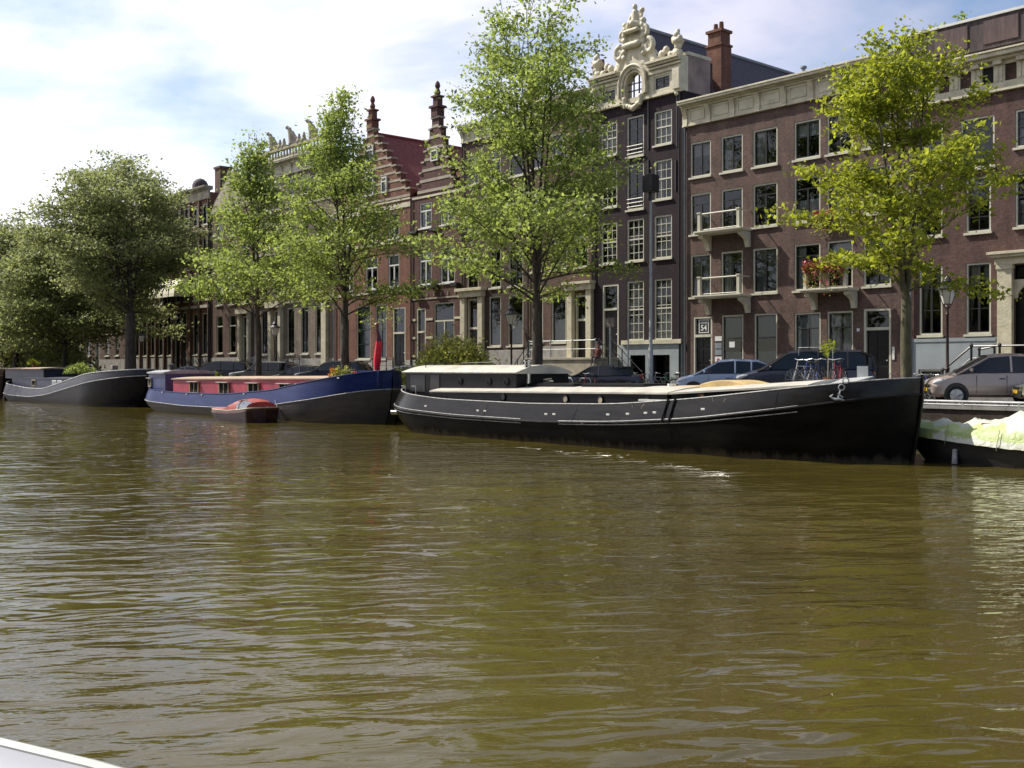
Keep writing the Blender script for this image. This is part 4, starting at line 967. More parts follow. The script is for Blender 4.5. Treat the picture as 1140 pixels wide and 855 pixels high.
LROOF = mat('pale_deck_roof', (.50, .47, .40), .55, var=.12, vscale=1.5, bump=.06)
CABK = mat('cabin_black', (.006, .0055, .0055), .3, var=.3, col2=(.014, .012, .012), spec=.22)
TAN = mat('tan_canvas', (.52, .37, .16), .7, var=.12, vscale=3, bump=.2, bscale=4)
WH = mat('porthole_blind', (.42, .36, .26), .7, var=.2)
def porthole(parent, x, y, z, r, rimm, inm, name='porthole'):
    p = MB().lathe([(r+.04, 0), (r+.04, -.035), (r, -.04), (r, -.02)], (x, y, z), 16, 'y').build(name, rimm, parent, smooth=True)
    MB().lathe([(r, -.024), (r*.98, -.026)], (x, y, z), 16, 'y').build('porthole_glass', inm, p); return p
# --- black barge
def grime(m, z0, z1, col):
    nt = m.node_tree; L = nt.links; b = nt.nodes['Principled BSDF']; src = b.inputs['Base Color'].links[0].from_socket
    tc = nn(nt, 'ShaderNodeTexCoord'); sp = nn(nt, 'ShaderNodeSeparateXYZ'); L.new(tc.outputs['Object'], sp.inputs[0])
    mp = nn(nt, 'ShaderNodeMapping'); mp.inputs['Scale'].default_value = (3.2, 1, .5); L.new(tc.outputs['Object'], mp.inputs['Vector'])
    no = nn(nt, 'ShaderNodeTexNoise'); no.inputs['Scale'].default_value = 1.4; no.inputs['Detail'].default_value = 7; no.inputs['Roughness'].default_value = .75; L.new(mp.outputs[0], no.inputs['Vector'])
    a1 = nn(nt, 'ShaderNodeMath', operation='MULTIPLY_ADD'); a1.inputs[1].default_value = -.9; L.new(no.outputs['Fac'], a1.inputs[0]); L.new(sp.outputs['Z'], a1.inputs[2])
    mr = nn(nt, 'ShaderNodeMapRange'); mr.inputs[1].default_value = z0-.45; mr.inputs[2].default_value = z1-.45; mr.inputs[3].default_value = .85; mr.inputs[4].default_value = 0; L.new(a1.outputs[0], mr.inputs[0])
    mx = nn(nt, 'ShaderNodeMix', data_type='RGBA'); mx.inputs[7].default_value = (*col, 1); L.new(mr.outputs[0], mx.inputs[0]); L.new(src, mx.inputs[6]); L.new(mx.outputs[2], b.inputs['Base Color'])
grime(BLK, .02, .22, (.085, .070, .050)); grime(BLKU, -1, -.9, (.05, .04, .03))
bb = thing('houseboat_barge', 'long black sailing-barge houseboat with pale flat deck roofs, moored nearest on the right', 'houseboat', (-29.35, 30, 0), 0)
H = Hull(-41.2+29.35, -15.95+29.35, 0, 2.72, interp([(0, 1.98), (.08, 1.72), (.2, 1.52), (.42, 1.46), (.6, 1.55), (.75, 1.84), (.88, 2.2), (1, 2.56)]), interp([(0, 1.22), (.1, 1.0), (.25, .84), (.45, .80), (.6, .9), (.75, 1.16), (.88, 1.58), (1, 2.08)]), sl=.15, bl=.21, tumble=.22, over=(1.1, .35))
H.make(bb, BLK, BLKU, DECKD, .26, WLINE, .022, BLKU, .05, [(0.005, .42, .10, WLINE, .013), (0.005, .42, -.22, WLINE, .013), (.50, .90, .06, WLINE, .014), (.50, .90, -.18, WLINE, .014)])
def Lx(X): return X+29.35
def roofslab(x0, x1, hw0, hw1, z0, z1, crown, th=.06, n=10):
    b_ = MB(); top = []
    for i in range(9):
        u = i/8; x = x0+(x1-x0)*u; hw = hw0+(hw1-hw0)*u; zz = z0+(z1-z0)*u
        top.append([(x, -hw+2*hw*k/n, zz+crown*(1-(2*k/n-1)**2)) for k in range(n+1)]+[(x, hw, zz-th), (x, -hw, zz-th)])
    b_.loft(top, closed=True, cap=True); return b_
# hold coaming and roof
def coaming(x0, x1, hw0, hw1, zb, z0, z1, name, parent, roofm=LROOF, cm=CABK, crown=.07, over=.06):
    b_ = MB(); b_.add([(x0, -hw0, zb), (x1, -hw1, zb), (x1, hw1, zb), (x0, hw0, zb), (x0, -hw0, z0), (x1, -hw1, z1), (x1, hw1, z1), (x0, hw0, z0)], [(0, 3, 2, 1), (4, 5, 6, 7), (0, 1, 5, 4), (1, 2, 6, 5), (2, 3, 7, 6), (3, 0, 4, 7)])
    o = b_.build(name, cm, parent); roofslab(x0-over, x1+over, hw0+over, hw1+over, z0+.04, z1+.04, crown).build('roof_panel', roofm, o, smooth=True); return o
co1 = coaming(Lx(-37.2), Lx(-23.9), 2.02, 2.10, 1.15, 1.80, 1.94, 'deckhouse', bb, crown=.20)
co2 = coaming(Lx(-23.7), Lx(-18.8), 2.10, 1.55, 1.3, 1.94, 2.26, 'fore_deckhouse', bb, crown=.16)
for px_, im in ((632, WH), (671, WH), (562, DKFRAME), (781, mat('rusty_blind', (.12, .05, .02), .8)), (840, mat('rusty_blind', (.12, .05, .02), .8)), (724, DKFRAME)):
    x = Lx(XP(px_, 28.0)); 
    if x > 10.3: continue
    yy = -2.03-.006*(x-Lx(-37.2)) if x < Lx(-23.8) else -2.10+.55*(x-Lx(-23.7))/4.9-.002
    porthole(bb, x, yy-.004, 1.66 if x < Lx(-23.8) else 1.86, .125, CABK, im)
MB().box(Lx(-24.0), Lx(-20.4), -2.35, -2.1, 1.62, 1.66).build('side_shelf', WHITEP, bb) if False else None
for k, (a, b_, z) in enumerate(((-36.3, -33.8, 2.12), (-32.4, -29.6, 2.15), (-29.2, -26.0, 2.17))):
    MB().box(Lx(a), Lx(b_), -.9, 1.0, z-.12, z+.03).box(Lx(a)+.1, Lx(b_)-.1, -.8, .9, z+.031, z+.06).build('skylight', CABK, co1, bevel=.015)
MB().box(Lx(-25.0), Lx(-23.2), -2.32, -2.14, 1.68, 1.74).build('side_board', WHITEP, bb)
# cabin
cb = MB(); x0, x1 = Lx(-39.9), Lx(-32.3); hw = 1.45
cb.box(x0, x1, -hw, hw, 1.35, 2.62)
cab = cb.build('wheelhouse', CABK, bb, bevel=.03)
roofslab(x0-.12, x1+.12, hw+.1, hw+.1, 2.64, 2.64, .30, .06, 12).build('cabin_roof', LROOF, cab, smooth=True)
MB().tube([(x0-.12, -hw-.1, 2.63), (x1+.12, -hw-.1, 2.63)], .03, 6).build('roof_trim', WLINE, cab)
MB().box(x0+1.6, x0+2.9, -.5, .6, 2.80, 2.90).build('roof_hatch', LROOF, cab, bevel=.02)
MB().box(x0+1.9, x0+2.55, -hw-.025, -hw-.002, 1.62, 2.5).build('cabin_door', mat('cabin_door', (.03, .024, .022), .35), cab, bevel=.01)
MB().box(x0+.4, x0+1.5, -hw-.02, -hw-.002, 1.75, 2.5).build('shutter', mat('cabin_shutter', (.022, .02, .02), .35), cab, bevel=.01)
for x in (4.0, 5.9, 7.0): porthole(cab, x0+x, -hw-.004, 2.25, .12, CABK, CARGL)
for x in (x0+1.0, x0+.2): MB().tube([(x, -1.6, 1.4), (x, -1.6, 2.0), (x-.3, -1.6, 2.0)], .02, 5).build('grab_rail', GALV, cab)
rail([(x0+.8, 1.1, 2.72), (x0+3.6, 1.1, 2.76)], .32, cab, post=1.3, r=.02, mid=False, knob=False)
rail([(x0+.8, -.9, 2.72), (x0+.8, 1.1, 2.76)], .32, cab, post=2, r=.02, mid=False, knob=False)
# funnel, hatches, bow fittings
fx = Lx(XP(588, 29.2)); MB().lathe([(.13, 0), (.13, 1.0), (.17, 1.02), (.17, 1.06), (.12, 1.07), (.12, 1.14), (.17, 1.16), (.17, 1.22), (.06, 1.26)], (fx, -.8, 1.92), 14).build('funnel', CHROME, bb, smooth=True)
MB().tube([(H.x0+.1, -.9, .75), (H.x0-.35, -1.05, .75)], .11, 10).build('exhaust_pipe', CHROME, bb, smooth=True)
for X0, X1, hgt in ((-25.1, -23.78, .20), (-23.76, -21.7, .40)):
    b_ = MB(); pts = [(Lx(X0), 1.9 if False else 1.98)]+[(Lx(X0)+(X1-X0)*i/10, 2.0+hgt*math.sin(math.pi*(.18+.64*i/10))**.8) for i in range(11)]+[(Lx(X1), 1.98)]
    b_.prism_xz(pts, -.55, .9); b_.build('canvas_hatch_cover', TAN, bb, bevel=.03)
MB().tube([(Lx(XP(736, 29)), -.4, 1.98), (Lx(XP(736, 29)), -.4, 2.25)], [.13, .16], 8).build('vent_cowl', WHITEP, bb)
ht = MB().add([(Lx(-18.9), -1.3, 2.12), (Lx(-17.7), -1.0, 2.3), (Lx(-17.7), .4, 2.5), (Lx(-18.9), .3, 2.4), (Lx(-18.9), -1.3, 2.18), (Lx(-17.7), -1.0, 2.36), (Lx(-17.7), .4, 2.56), (Lx(-18.9), .3, 2.46)], [(0, 3, 2, 1), (4, 5, 6, 7), (0, 1, 5, 4), (1, 2, 6, 5), (2, 3, 7, 6), (3, 0, 4, 7)]).build('fore_hatch', mat('hatch_grey', (.42, .43, .42), .4, var=.08), bb, bevel=.02)
MB().box(Lx(-18.95), Lx(-17.65), -1.35, .45, 1.95, 2.118).build('hatch_frame', CABK, ht)
for px_ in (876, 884, 903): 
    x = Lx(XP(px_, 28.3)); MB().lathe([(.07, 0), (.07, .30), (.11, .31), (.11, .36)], (x, -1.9, 1.78), 10).lathe([(.07, 0), (.07, .30), (.11, .31), (.11, .36)], (x+.25, -1.9, 1.78), 10).build('bollard', CABK, bb, smooth=True)
def fair(px_, f=.42, w=.16):
    t = H.t_of(Lx(XP(px_, 27.4))); p = H.on(t, f); q = H.on(t+.004, f)
    MB().box(-w/2, w/2, -.02, .02, -.035, .035).build('fairlead', WHITEP, bb, (p.x, p.y-.01, p.z), bevel=.012, rz=math.atan2(q.y-p.y, q.x-p.x))
for px_ in (474, 532, 540, 608, 617, 677, 699, 719, 729, 783): fair(px_)
for px_ in (741, 749):
    t = H.t_of(Lx(XP(px_, 27.4))); p, q = H.on(t, -.1), H.on(t-.002, 1.08)
    MB().tube([(p.x, p.y-.06, p.z), (q.x, q.y-.05, q.z)], .03, 6).build('fender_batten', CABK, bb)
RP = mat('mooring_rope', (.30, .27, .20), .9)
for px_, in ((748,), (640,), (540,), (860,), (930,)):
    t_ = H.t_of(Lx(XP(px_, 27.4))); a_, b__, c_ = H.on(t_, 1.0), H.on(t_, 0.0), Vector(H.P(t_, -1, 'wl'))
    MB().tube([tuple(a_+Vector((0, -.004, -.02))), tuple(b__+Vector((0, -.056, 0))), tuple(c_+Vector((0, -.006, .04)))], .007, 4).build('plate_seam', BLKU, bb)
for px_, f_ in ((700, .9), (790, .9)):
    t_ = H.t_of(Lx(XP(px_, 27.4))); a_ = H.on(t_, .98); MB().tube([tuple(a_+Vector((0, -.03, .02))), tuple(a_+Vector((.15, -.09, -.5))), tuple(a_+Vector((.25, -.10, -.62))), tuple(a_+Vector((.5, -.07, -.1))), tuple(a_+Vector((.6, .02, .03)))], .014, 5).build('hanging_rope', RP, bb)
MB().tube([(fx+.8+.2*math.cos(a), -.4+.2*math.sin(a), 2.02+.012*i) for i, a in enumerate([2*math.pi*k/10 for k in range(31)])], .022, 5).build('coiled_rope', RP, bb)
for x_ in (-36.0, -31.2, -28.4): MB().lathe([(.10, 0), (.10, .10), (.16, .12), (.14, .22), (.05, .26)], (Lx(x_), .9, 2.02), 12).build('mushroom_vent', CABK, bb, smooth=True)
# anchor and chain rings on the bow strake
t = H.t_of(Lx(XP(929, 28.0))); p = H.on(t, .62); q = H.on(t+.01, .62); dr = (q-p).normalized(); yaw = math.atan2(dr.y, dr.x)
an = MB()
for k, (dx, dz_) in enumerate(((.18, .28), (.06, .08))):
    ring = [(dx+.085*math.cos(a), -.05, dz_+.085*math.sin(a)) for a in [2*math.pi*i/12 for i in range(13)]]; an.tube(ring, .022, 6)
an.tube([(.03, -.06, .0), (-.04, -.06, -.24)], .03, 6).tube([(-.26, -.06, -.20), (-.12, -.07, -.27), (0, -.07, -.26), (.14, -.06, -.30)], [.03, .045, .045, .02], 6).tube([(-.18, -.06, -.12), (-.26, -.06, -.20)], [.01, .04], 6).tube([(-.05, -.07, -.1), (.1, -.07, -.22)], [.025, .03], 6)
an.build('anchor', GALV, bb, (p.x, p.y-.02, p.z), smooth=True, rz=yaw)
t = .985; p = H.on(t, .4)
rd = MB().tube([(H.x1+.03, 0, 2.62), (H.x1+.05, 0, 1.9), (H.x1-.1, 0, .9), (H.x1-.3, 0, -.2)], .05, 8).build('stem_post', BLKU, bb, smooth=True)
# --- blue barge
BLUE = mat('barge_blue', (.008, .016, .080), .32, var=.3, vscale=2, bump=.12, bscale=4, col2=(.017, .032, .125), stretch=(.4, 1, 2), spec=.2)
BLUEL = mat('stern_blue', (.04, .05, .14), .45, var=.2, vscale=2)
PINK = mat('faded_red_cabin', (.33, .036, .062), .55, var=.15, vscale=1.5, bump=.1)
TANR = mat('buff_roof', (.40, .30, .22), .7, var=.12, vscale=1.5)
GRR = mat('grey_roof', (.34, .34, .36), .6, var=.12, vscale=1.5)
GREYH = mat('scuffed_boot_topping', (.045, .038, .040), .55, var=.4, vscale=1.8, bump=.3, bscale=5, col2=(.075, .065, .062), stretch=(.4, 1, 2.5))
bl_ = thing('houseboat_barge', 'blue barge houseboat with a pinkish red deckhouse and a furled red flag', 'houseboat', (-59.25, 31.1, 0))
H = Hull(-71.6+59.25, -44.6+59.25, 0, 2.6, interp([(0, 1.62), (.1, 1.42), (.25, 1.28), (.5, 1.30), (.7, 1.6), (.86, 2.15), (1, 2.72)]), interp([(0, .85), (.1, .66), (.3, .50), (.5, .52), (.7, .78), (.86, 1.2), (1, 1.8)]), sl=.13, bl=.20, tumble=.18, over=(1.2, .5))
H.make(bl_, GREYH, BLUE, TANR, .22, BLUE, .04, WLINE, .022)
Lx = lambda X: X+59.25
XS = lambda px_, Y: Lx(XP(px_, Y))
dh = coaming(XS(193, 29.2), XS(366, 29.2), 1.85, 1.8, 1.05, 2.10, 2.26, 'deckhouse', bl_, TANR, PINK, .12, .10)
WF = mat('yellowed_window_frame', (.34, .27, .15), .6, var=.15)
for k, px_ in enumerate((217, 250, 283, 318, 338)):
    x = XS(px_, 29.2); w_ = .62 if k < 4 else .5
    f = MB().box(x-w_, x-w_+.07, -1.93, -1.86, 1.30, 1.95).box(x+w_-.07, x+w_, -1.93, -1.86, 1.30, 1.95).box(x-w_, x+w_, -1.935, -1.86, 1.25, 1.32).box(x-.03, x+.03, -1.925, -1.86, 1.32, 1.93).build('window', WF, bl_)
    MB().quad((x-w_+.02, -1.885, 1.3), (x+w_-.02, -1.885, 1.3), (x+w_-.02, -1.885, 1.95), (x-w_+.02, -1.885, 1.95)).build('pane', CARGL, f)
    MB().box(x-w_-.1, x+w_+.1, -2.08, -1.86, 1.95, 1.99).build('window_hood', LROOF, f)
sc_ = MB(); rr = []
cx = XS(188, 30.5)
for z in (1.1, 2.45):
    rr.append([(cx-2.0*math.cos(a)*1.0 if abs(math.cos(a)) > 0 and k_ <= 12 else cx, 1.75*math.sin(a), z) for k_, a in enumerate([math.pi*(-.5+i/12) for i in range(13)])]+[(cx+2.2, 1.75, z), (cx+2.2, -1.75, z)])
sc_.loft(rr, closed=True, cap=True); sca = sc_.build('stern_cabin', BLUEL, bl_, smooth=True)
rr = []
for z, e in ((2.452, .12), (2.54, .12), (2.66, -.5), (2.69, -1.1)):
    rr.append([(cx-(2.0+e)*math.cos(a), (1.75+e)*math.sin(a), z) for a in [math.pi*(-.5+i/12) for i in range(13)]]+[(cx+2.2, 1.75+e, z), (cx+2.2, -1.75-e, z)])
MB().loft(rr, closed=True, cap=True).build('cabin_roof', GRR, sca, smooth=True)
w_ = MB().box(-.3, .3, -.04, 0, -.28, .28).build('window', WF, sca, (cx-.2, -1.76, 1.85), rz=-.08); MB().box(-.22, .22, -.045, -.04, -.2, .2).build('pane', CARGL, w_); MB().box(-.38, .38, -.16, 0, .28, .32).build('window_hood', LROOF, w_)
MB().lathe([(.14, 0), (.14, .35), (.22, .37), (.22, .45), (.08, .5)], (cx+1.5, -1.0, 2.6), 10).build('chimney_cowl', IRON, bl_)
MB().box(XS(262, 30), XS(300, 30), -.8, .5, 2.26, 2.33).build('roof_hatch', TANR, dh, bevel=.02)
mx = XS(415.5, 30.6)
MB().box(XS(402, 30.6), XS(426, 30.6), -.7, .5, 1.9, 2.68).build('mast_box', BLUE, bl_, bevel=.02)
MB().box(XS(402, 30.6)-.32, XS(402, 30.6)-.01, -.72, .52, 1.9, 2.66).build('mast_box_end', mat('mast_red', (.35, .02, .03), .5), bl_, bevel=.02)
ms = MB().tube([(mx, -.2, 2.6), (mx-.03, -.2, 5.0)], .05, 8).lathe([(.02, 0), (.16, .03), (.10, .1), (.02, .13)], (mx-.03, -.2, 5.0), 10).build('flagstaff', mat('varnished_spar', (.16, .045, .02), .4), bl_, smooth=True)
rr = []
for i in range(15):
    u = i/14; z = 4.75-2.05*u; wd = .05+.17*math.sin(min(1, u*1.6)*math.pi/2)*(1-.35*sstep(.75, 1, u)); cx_ = mx+.03+.09*math.sin(u*4.5)
    rr.append([(cx_+wd*math.cos(a)*(1+.25*math.sin(3*a+u*5)), -.2+.75*wd*math.sin(a)*(1+.3*math.sin(4*a)), z) for a in [2*math.pi*k/14 for k in range(14)]])
MB().loft(rr[4:], closed=True, cap=True).build('furled_flag', mat('flag_red', (.62, .012, .03), .7, var=.15, vscale=5), ms, smooth=True)
MB().loft(rr[:5], closed=True, cap=True).build('flag_sleeve', mat('flag_dark', (.07, .015, .02), .7), ms, smooth=True)
rail([(XS(383, 30.3), -1.2, 1.6), (XS(402, 30.3), -1.1, 1.8)], .95, bl_, r=.018, post=.5, knob=False)
for px_ in (428, 441):
    t = H.t_of(XS(px_, 29.6)); p = H.on(t, .6); MB().lathe([(.02, 0), (.09, -.01), (.09, -.05), (.03, -.07)], (p.x, p.y, p.z), 10, 'y').build('hawse_boss', mat('boss_red', (.35, .03, .06), .4), bl_)
for px_ in (180, 207, 224, 271, 365):
    t = H.t_of(XS(px_, 28.6)); p = H.on(t, .9); MB().box(-.07, .07, -.03, .03, -.03, .03).build('cleat', WHITEP, bl_, (p.x, p.y-.03, p.z))
MB().tube([(XS(314, 28.6), -2.68, .62), (XS(314, 28.6), -2.7, .05)], [.12, .13], 10).build('fender', mat('grey_fender', (.25, .24, .23), .6), bl_, smooth=True)
MB().tube([(XS(309, 28.6), -2.62, 1.1), (XS(314, 28.6), -2.68, .62)], .015, 5).build('fender_rope', WLINE, bl_)
# --- grey-blue barge farther left
SL = mat('slate_blue_strake', (.024, .025, .036), .5, var=.3, vscale=2, bump=.15, bscale=4, stretch=(.4, 1, 2))
SLD = mat('dark_hull', (.010, .009, .012), .45, var=.35, col2=(.025, .022, .026), spec=.3)
NAVY = mat('navy_cabin', (.025, .03, .06), .5, var=.2)
grime(SLD, .02, .25, (.07, .06, .05)); grime(GREYH, .05, .35, (.10, .085, .06))
b3 = thing('houseboat_barge', 'slate blue barge houseboat with a low navy cabin and plants on its roof', 'houseboat', (-91.2, 31.2, 0))
H = Hull(-102.6+91.2, -75.2+91.2, 0, 2.6, interp([(0, 1.75), (.1, 1.45), (.3, 1.15), (.45, 1.15), (.62, 1.75), (.8, 2.4), (1, 2.75)]), interp([(0, .8), (.15, .5), (.35, .45), (.5, .7), (.65, 1.2), (.85, 1.85), (1, 2.3)]), sl=.12, bl=.22, tumble=.18, over=(1.0, 1.2))
H.make(b3, SLD, SL, DECKD, .2, WLINE, .045, WLINE, .03)
Lx = lambda X: X+91.2
ca = coaming(XS(24, 30), XS(100, 30), 1.9, 1.9, 1.0, 1.95, 1.98, 'deckhouse', b3, NAVY, NAVY, .08)
cc = coaming(XS(19, 30.5), XS(62, 30.5), 1.6, 1.6, 1.9, 2.75, 2.75, 'wheelhouse', b3, TANR, NAVY, .1, .35)
for px_, lit in ((39, 0), (62, 1), (68, 1), (82, 0)):
    x = XS(px_, 29.3); f = MB().box(x-.5, x+.5, -1.95, -1.905, 1.3, 1.85).build('window', WHITEP if lit else WF, b3, bevel=.01); MB().box(x-.4, x+.4, -1.96, -1.951, 1.38, 1.77).build('pane', CURTD if lit else CARGL, f)
t = .15; p = H.on(.13, -.3); MB().tube([(p.x, p.y-.1, .6), (p.x-.3, p.y-.15, -.05)], .05, 6).build('ladder_pole', WLINE, b3)
# --- brown barge at the left edge
b4 = thing('houseboat_barge', 'brown barge at the far left edge with only its bow in view', 'houseboat', (-124, 31.2, 0))
H = Hull(-15, 15.0, 0, 2.6, interp([(0, 1.7), (.3, 1.4), (.6, 1.7), (1, 2.75)]), interp([(0, .9), (.3, .7), (.6, 1.0), (1, 2.1)]), tumble=.15)
H.make(b4, mat('rust_brown_hull', (.055, .025, .016), .6, var=.3), mat('brown_strake', (.16, .09, .05), .5, var=.2), DECKD, .2, WF, .04, WF, .03)
coaming(-8, 8, 1.9, 1.9, 1.0, 2.2, 2.3, 'deckhouse', b4, TANR, mat('brown_strake', (.16, .09, .05), .5), .1)
# --- small red motorboat
RC = mat('red_canvas', (.30, .050, .042), .65, var=.15, vscale=3, bump=.35, bscale=5)
rb = thing('small_motorboat', 'small motorboat under a red canvas cover and hood, beside the blue barge', 'motorboat', (-52.4, 26.9, 0))
H = Hull(-2.7, 2.7, 0, .95, interp([(0, .62), (.5, .58), (.8, .68), (1, .8)]), interp([(0, .46), (.5, .42), (.8, .52), (1, .66)]), sl=.30, bl=.10, tumble=.05, over=(.55, .1))
# pointed end faces left, square stern right
H.make(rb, mat('maroon_hull', (.035, .012, .012), .35, var=.3), mat('varnished_plank', (.09, .03, .02), .4), RC, .02, mat('cream_gunwale', (.45, .38, .26), .5), .04)
rr = []
for i in range(15):
    u = i/14; x = -2.55+3.55*u; hw = H.beam(H.t_of(x))*.93; hh = .66+.08*u+.48*sstep(.45, 1, u)
    rr.append([(x, -hw*math.cos(math.pi*k/10), .64+(hh-.64)*math.sin(math.pi*k/10)**.6+(.015*math.sin(i*2.7) if 0 < k < 10 else 0)) for k in range(11)])
cv = MB().loft(rr).build('canvas_cover', RC, rb, smooth=True)
rr2 = [rr[-1]]
for x, s_ in ((1.3, 1.0), (1.75, .92), (2.15, .72)):
    hw = H.beam(H.t_of(x))*.93; hh = .66+.58*s_; rr2.append([(x, -hw*math.cos(math.pi*k/10), .64+(hh-.64)*math.sin(math.pi*k/10)**.6) for k in range(11)])
hd = MB().loft([[r_[k] for k in range(3, 8)] for r_ in rr2]).build('hood_top', RC, rb, smooth=True)
clr = glass_mat('clear_vinyl', (.55, .50, .45), .35)
MB().loft([[r_[k] for k in range(0, 4)] for r_ in rr2]).build('vinyl_window', clr, rb, smooth=True); MB().loft([[r_[k] for k in range(7, 11)] for r_ in rr2]).build('vinyl_window', clr, rb, smooth=True)
e = rr2[-1]; MB().add([(e[5][0], 0, .64)]+e, [(0, i+1, i+2) for i in range(10)]).build('hood_back', RC, rb)
MB().tube([(r_[3][0], r_[3][1]-.01, r_[3][2]) for r_ in rr2], .02, 5).tube([(p_[0], p_[1], p_[2]) for p_ in rr2[1]], .022, 5).build('hood_hoop', RC, rb)
# --- sloop under a green and white tarpaulin
tb = thing('covered_sloop', 'dark sloop covered by a bunched white and lime green tarpaulin, at the right edge', 'sloop', (-12.2, 31.6, 0))
H = Hull(-5.0, 4.6, 0, 1.35, interp([(0, 1.02), (.3, .80), (.7, .62), (1, .7)]), interp([(0, .90), (.3, .68), (.7, .5), (1, .58)]), sl=.40, bl=.12, tumble=.04, over=(.6, .2))
H.make(tb, TAR, TAR, DECKD, .06)
tm = bpy.data.materials.new('tarpaulin'); tm.use_nodes = True; nt = tm.node_tree; L = nt.links; b = nt.nodes['Principled BSDF']; b.inputs['Roughness'].default_value = .55
tc = nn(nt, 'ShaderNodeTexCoord'); sp = nn(nt, 'ShaderNodeSeparateXYZ'); L.new(tc.outputs['Object'], sp.inputs[0])
no = nn(nt, 'ShaderNodeTexNoise'); no.inputs['Scale'].default_value = 1.6; no.inputs['Detail'].default_value = 3; L.new(tc.outputs['Object'], no.inputs['Vector'])
ma = nn(nt, 'ShaderNodeMath', operation='MULTIPLY_ADD'); ma.inputs[1].default_value = 1.1; L.new(no.outputs['Fac'], ma.inputs[0]); L.new(sp.outputs['Z'], ma.inputs[2])
rp = nn(nt, 'ShaderNodeValToRGB'); cr = rp.color_ramp; cr.interpolation = 'EASE'
cr.elements[0].position = .0; cr.elements[0].color = (.50, .52, .40, 1); cr.elements[1].position = 1; cr.elements[1].color = (.56, .57, .48, 1)
for p_, c_ in ((.40, (.55, .56, .46)), (.45, (.36, .44, .15)), (.56, (.42, .50, .22)), (.62, (.56, .58, .47))): q_ = cr.elements.new(p_); q_.color = (*c_, 1)
mr = nn(nt, 'ShaderNodeMapRange'); mr.inputs[1].default_value = .6; mr.inputs[2].default_value = 2.4; L.new(ma.outputs[0], mr.inputs[0]); L.new(mr.outputs[0], rp.inputs[0]); L.new(rp.outputs[0], b.inputs['Base Color'])
n2 = nn(nt, 'ShaderNodeTexNoise'); n2.inputs['Scale'].default_value = 4; n2.inputs['Distortion'].default_value = 1.2; L.new(tc.outputs['Object'], n2.inputs['Vector']); bp = nn(nt, 'ShaderNodeBump'); bp.inputs['Strength'].default_value = .5; bp.inputs['Distance'].default_value = .08; L.new(n2.outputs['Fac'], bp.inputs['Height']); L.new(bp.outputs[0], b.inputs['Normal'])
rr = []
NX, NK = 60, 30
for i in range(NX+1):
    u = i/NX; x = -4.8+9.3*u; hw = H.beam(H.t_of(x))+.06; sh = H.sheer(H.t_of(x)); top = sh+.14+.80*sstep(.10, .55, u)
    row = []
    for k in range(NK+1):
        v = k/NK; y = -hw+2*hw*v; e_ = 1-abs(2*v-1)**2.2
        z = sh+.03+(top-sh)*e_**.8+.16*e_*mn.noise(Vector((x*1.1, y*1.3, 3)))+.13*e_*(1-abs(((x*.9+y*.55+.3*mn.noise(Vector((x, y, 5)))) % 1.0)*2-1))**2+.09*e_*(1-abs(((x*1.7-y*.9+.5*mn.noise(Vector((x, y, 2)))) % 1.0)*2-1))**3
        if k == 0 or k == NK: z = sh-.20-.08*abs(mn.noise(Vector((x*2, 1, k)))); y += (-.03 if k == 0 else .03)
        row.append((x, y, z))
    rr.append(row)
MB().loft(rr).build('tarpaulin', tm, tb, smooth=True)
MB().tube([(-2.9, -1.22, .45), (-2.9, -1.25, .02)], [.07, .08], 8).build('fender', WLINE, tb, smooth=True)
for x_ in (-3.2, -1.6, 0.0, 1.6, 3.2):
    hw = H.beam(H.t_of(x_))+.09; sh = H.sheer(H.t_of(x_)); MB().tube([(x_, -hw, sh-.3), (x_+.03, -hw-.02, sh-.1), (x_+.05, -hw+.12, sh+.28)], .010, 4).build('tie_rope', RP, tb)
MB().box(-2.3, -1.75, -.9, -.5, 1.0, 1.22).build('folded_canvas', mat('dark_red_canvas', (.10, .03, .025), .8), tb, bevel=.04)
# --- the tour boat the photograph is taken from: its pale gunwale
def cam2w(xr_, zf): return (.659*xr_-.752*zf, .752*xr_+.659*zf)
gp = [cam2w(-3.9, 4.35), cam2w(-2.9, 3.98), cam2w(-1.75, 3.53), cam2w(-1.27, 3.28), cam2w(-.3, 2.7), cam2w(.8, 1.8), cam2w(2.4, .3)]
tbn = thing('tour_boat', 'pale gunwale of the boat in the near left corner', 'tour boat', (gp[2][0], gp[2][1], 0))
P0 = [Vector((x-gp[2][0], y-gp[2][1], 1.58)) for x, y in gp]
inw = Vector((-.45, -.89, 0)); inw = Vector((.752*-1+0, -.659, 0)).normalized(); inw = Vector((.752, -.659, 0)) if False else -Vector((-.752*1, .659, 0)).normalized()
WB = mat('tour_boat_white', (.45, .45, .48), .25, var=.02, vscale=2)
MB().loft([[tuple(p-inw*.02*0+Vector((0, 0, -1.4))), tuple(p+Vector((0, 0, -.10))), tuple(p-inw*.03+Vector((0, 0, -.05))), tuple(p), tuple(p+inw*.06+Vector((0, 0, .025))), tuple(p+inw*.45+Vector((0, 0, .0))), tuple(p+inw*.46+Vector((0, 0, -.6)))] for p in P0]).build('gunwale', WB, tbn, smooth=True)
MB().tube([tuple(p+Vector((0, 0, -.004))+inw*.005) for p in P0], .034, 8).build('rubbing_strip', mat('grey_rubber', (.25, .27, .26), .5), tbn, smooth=True)
MB().loft([[tuple(p+inw*.45+Vector((0, 0, -.6))), tuple(p+inw*2.2+Vector((0, 0, -.6)))] for p in P0]).build('side_deck', GALV, tbn)
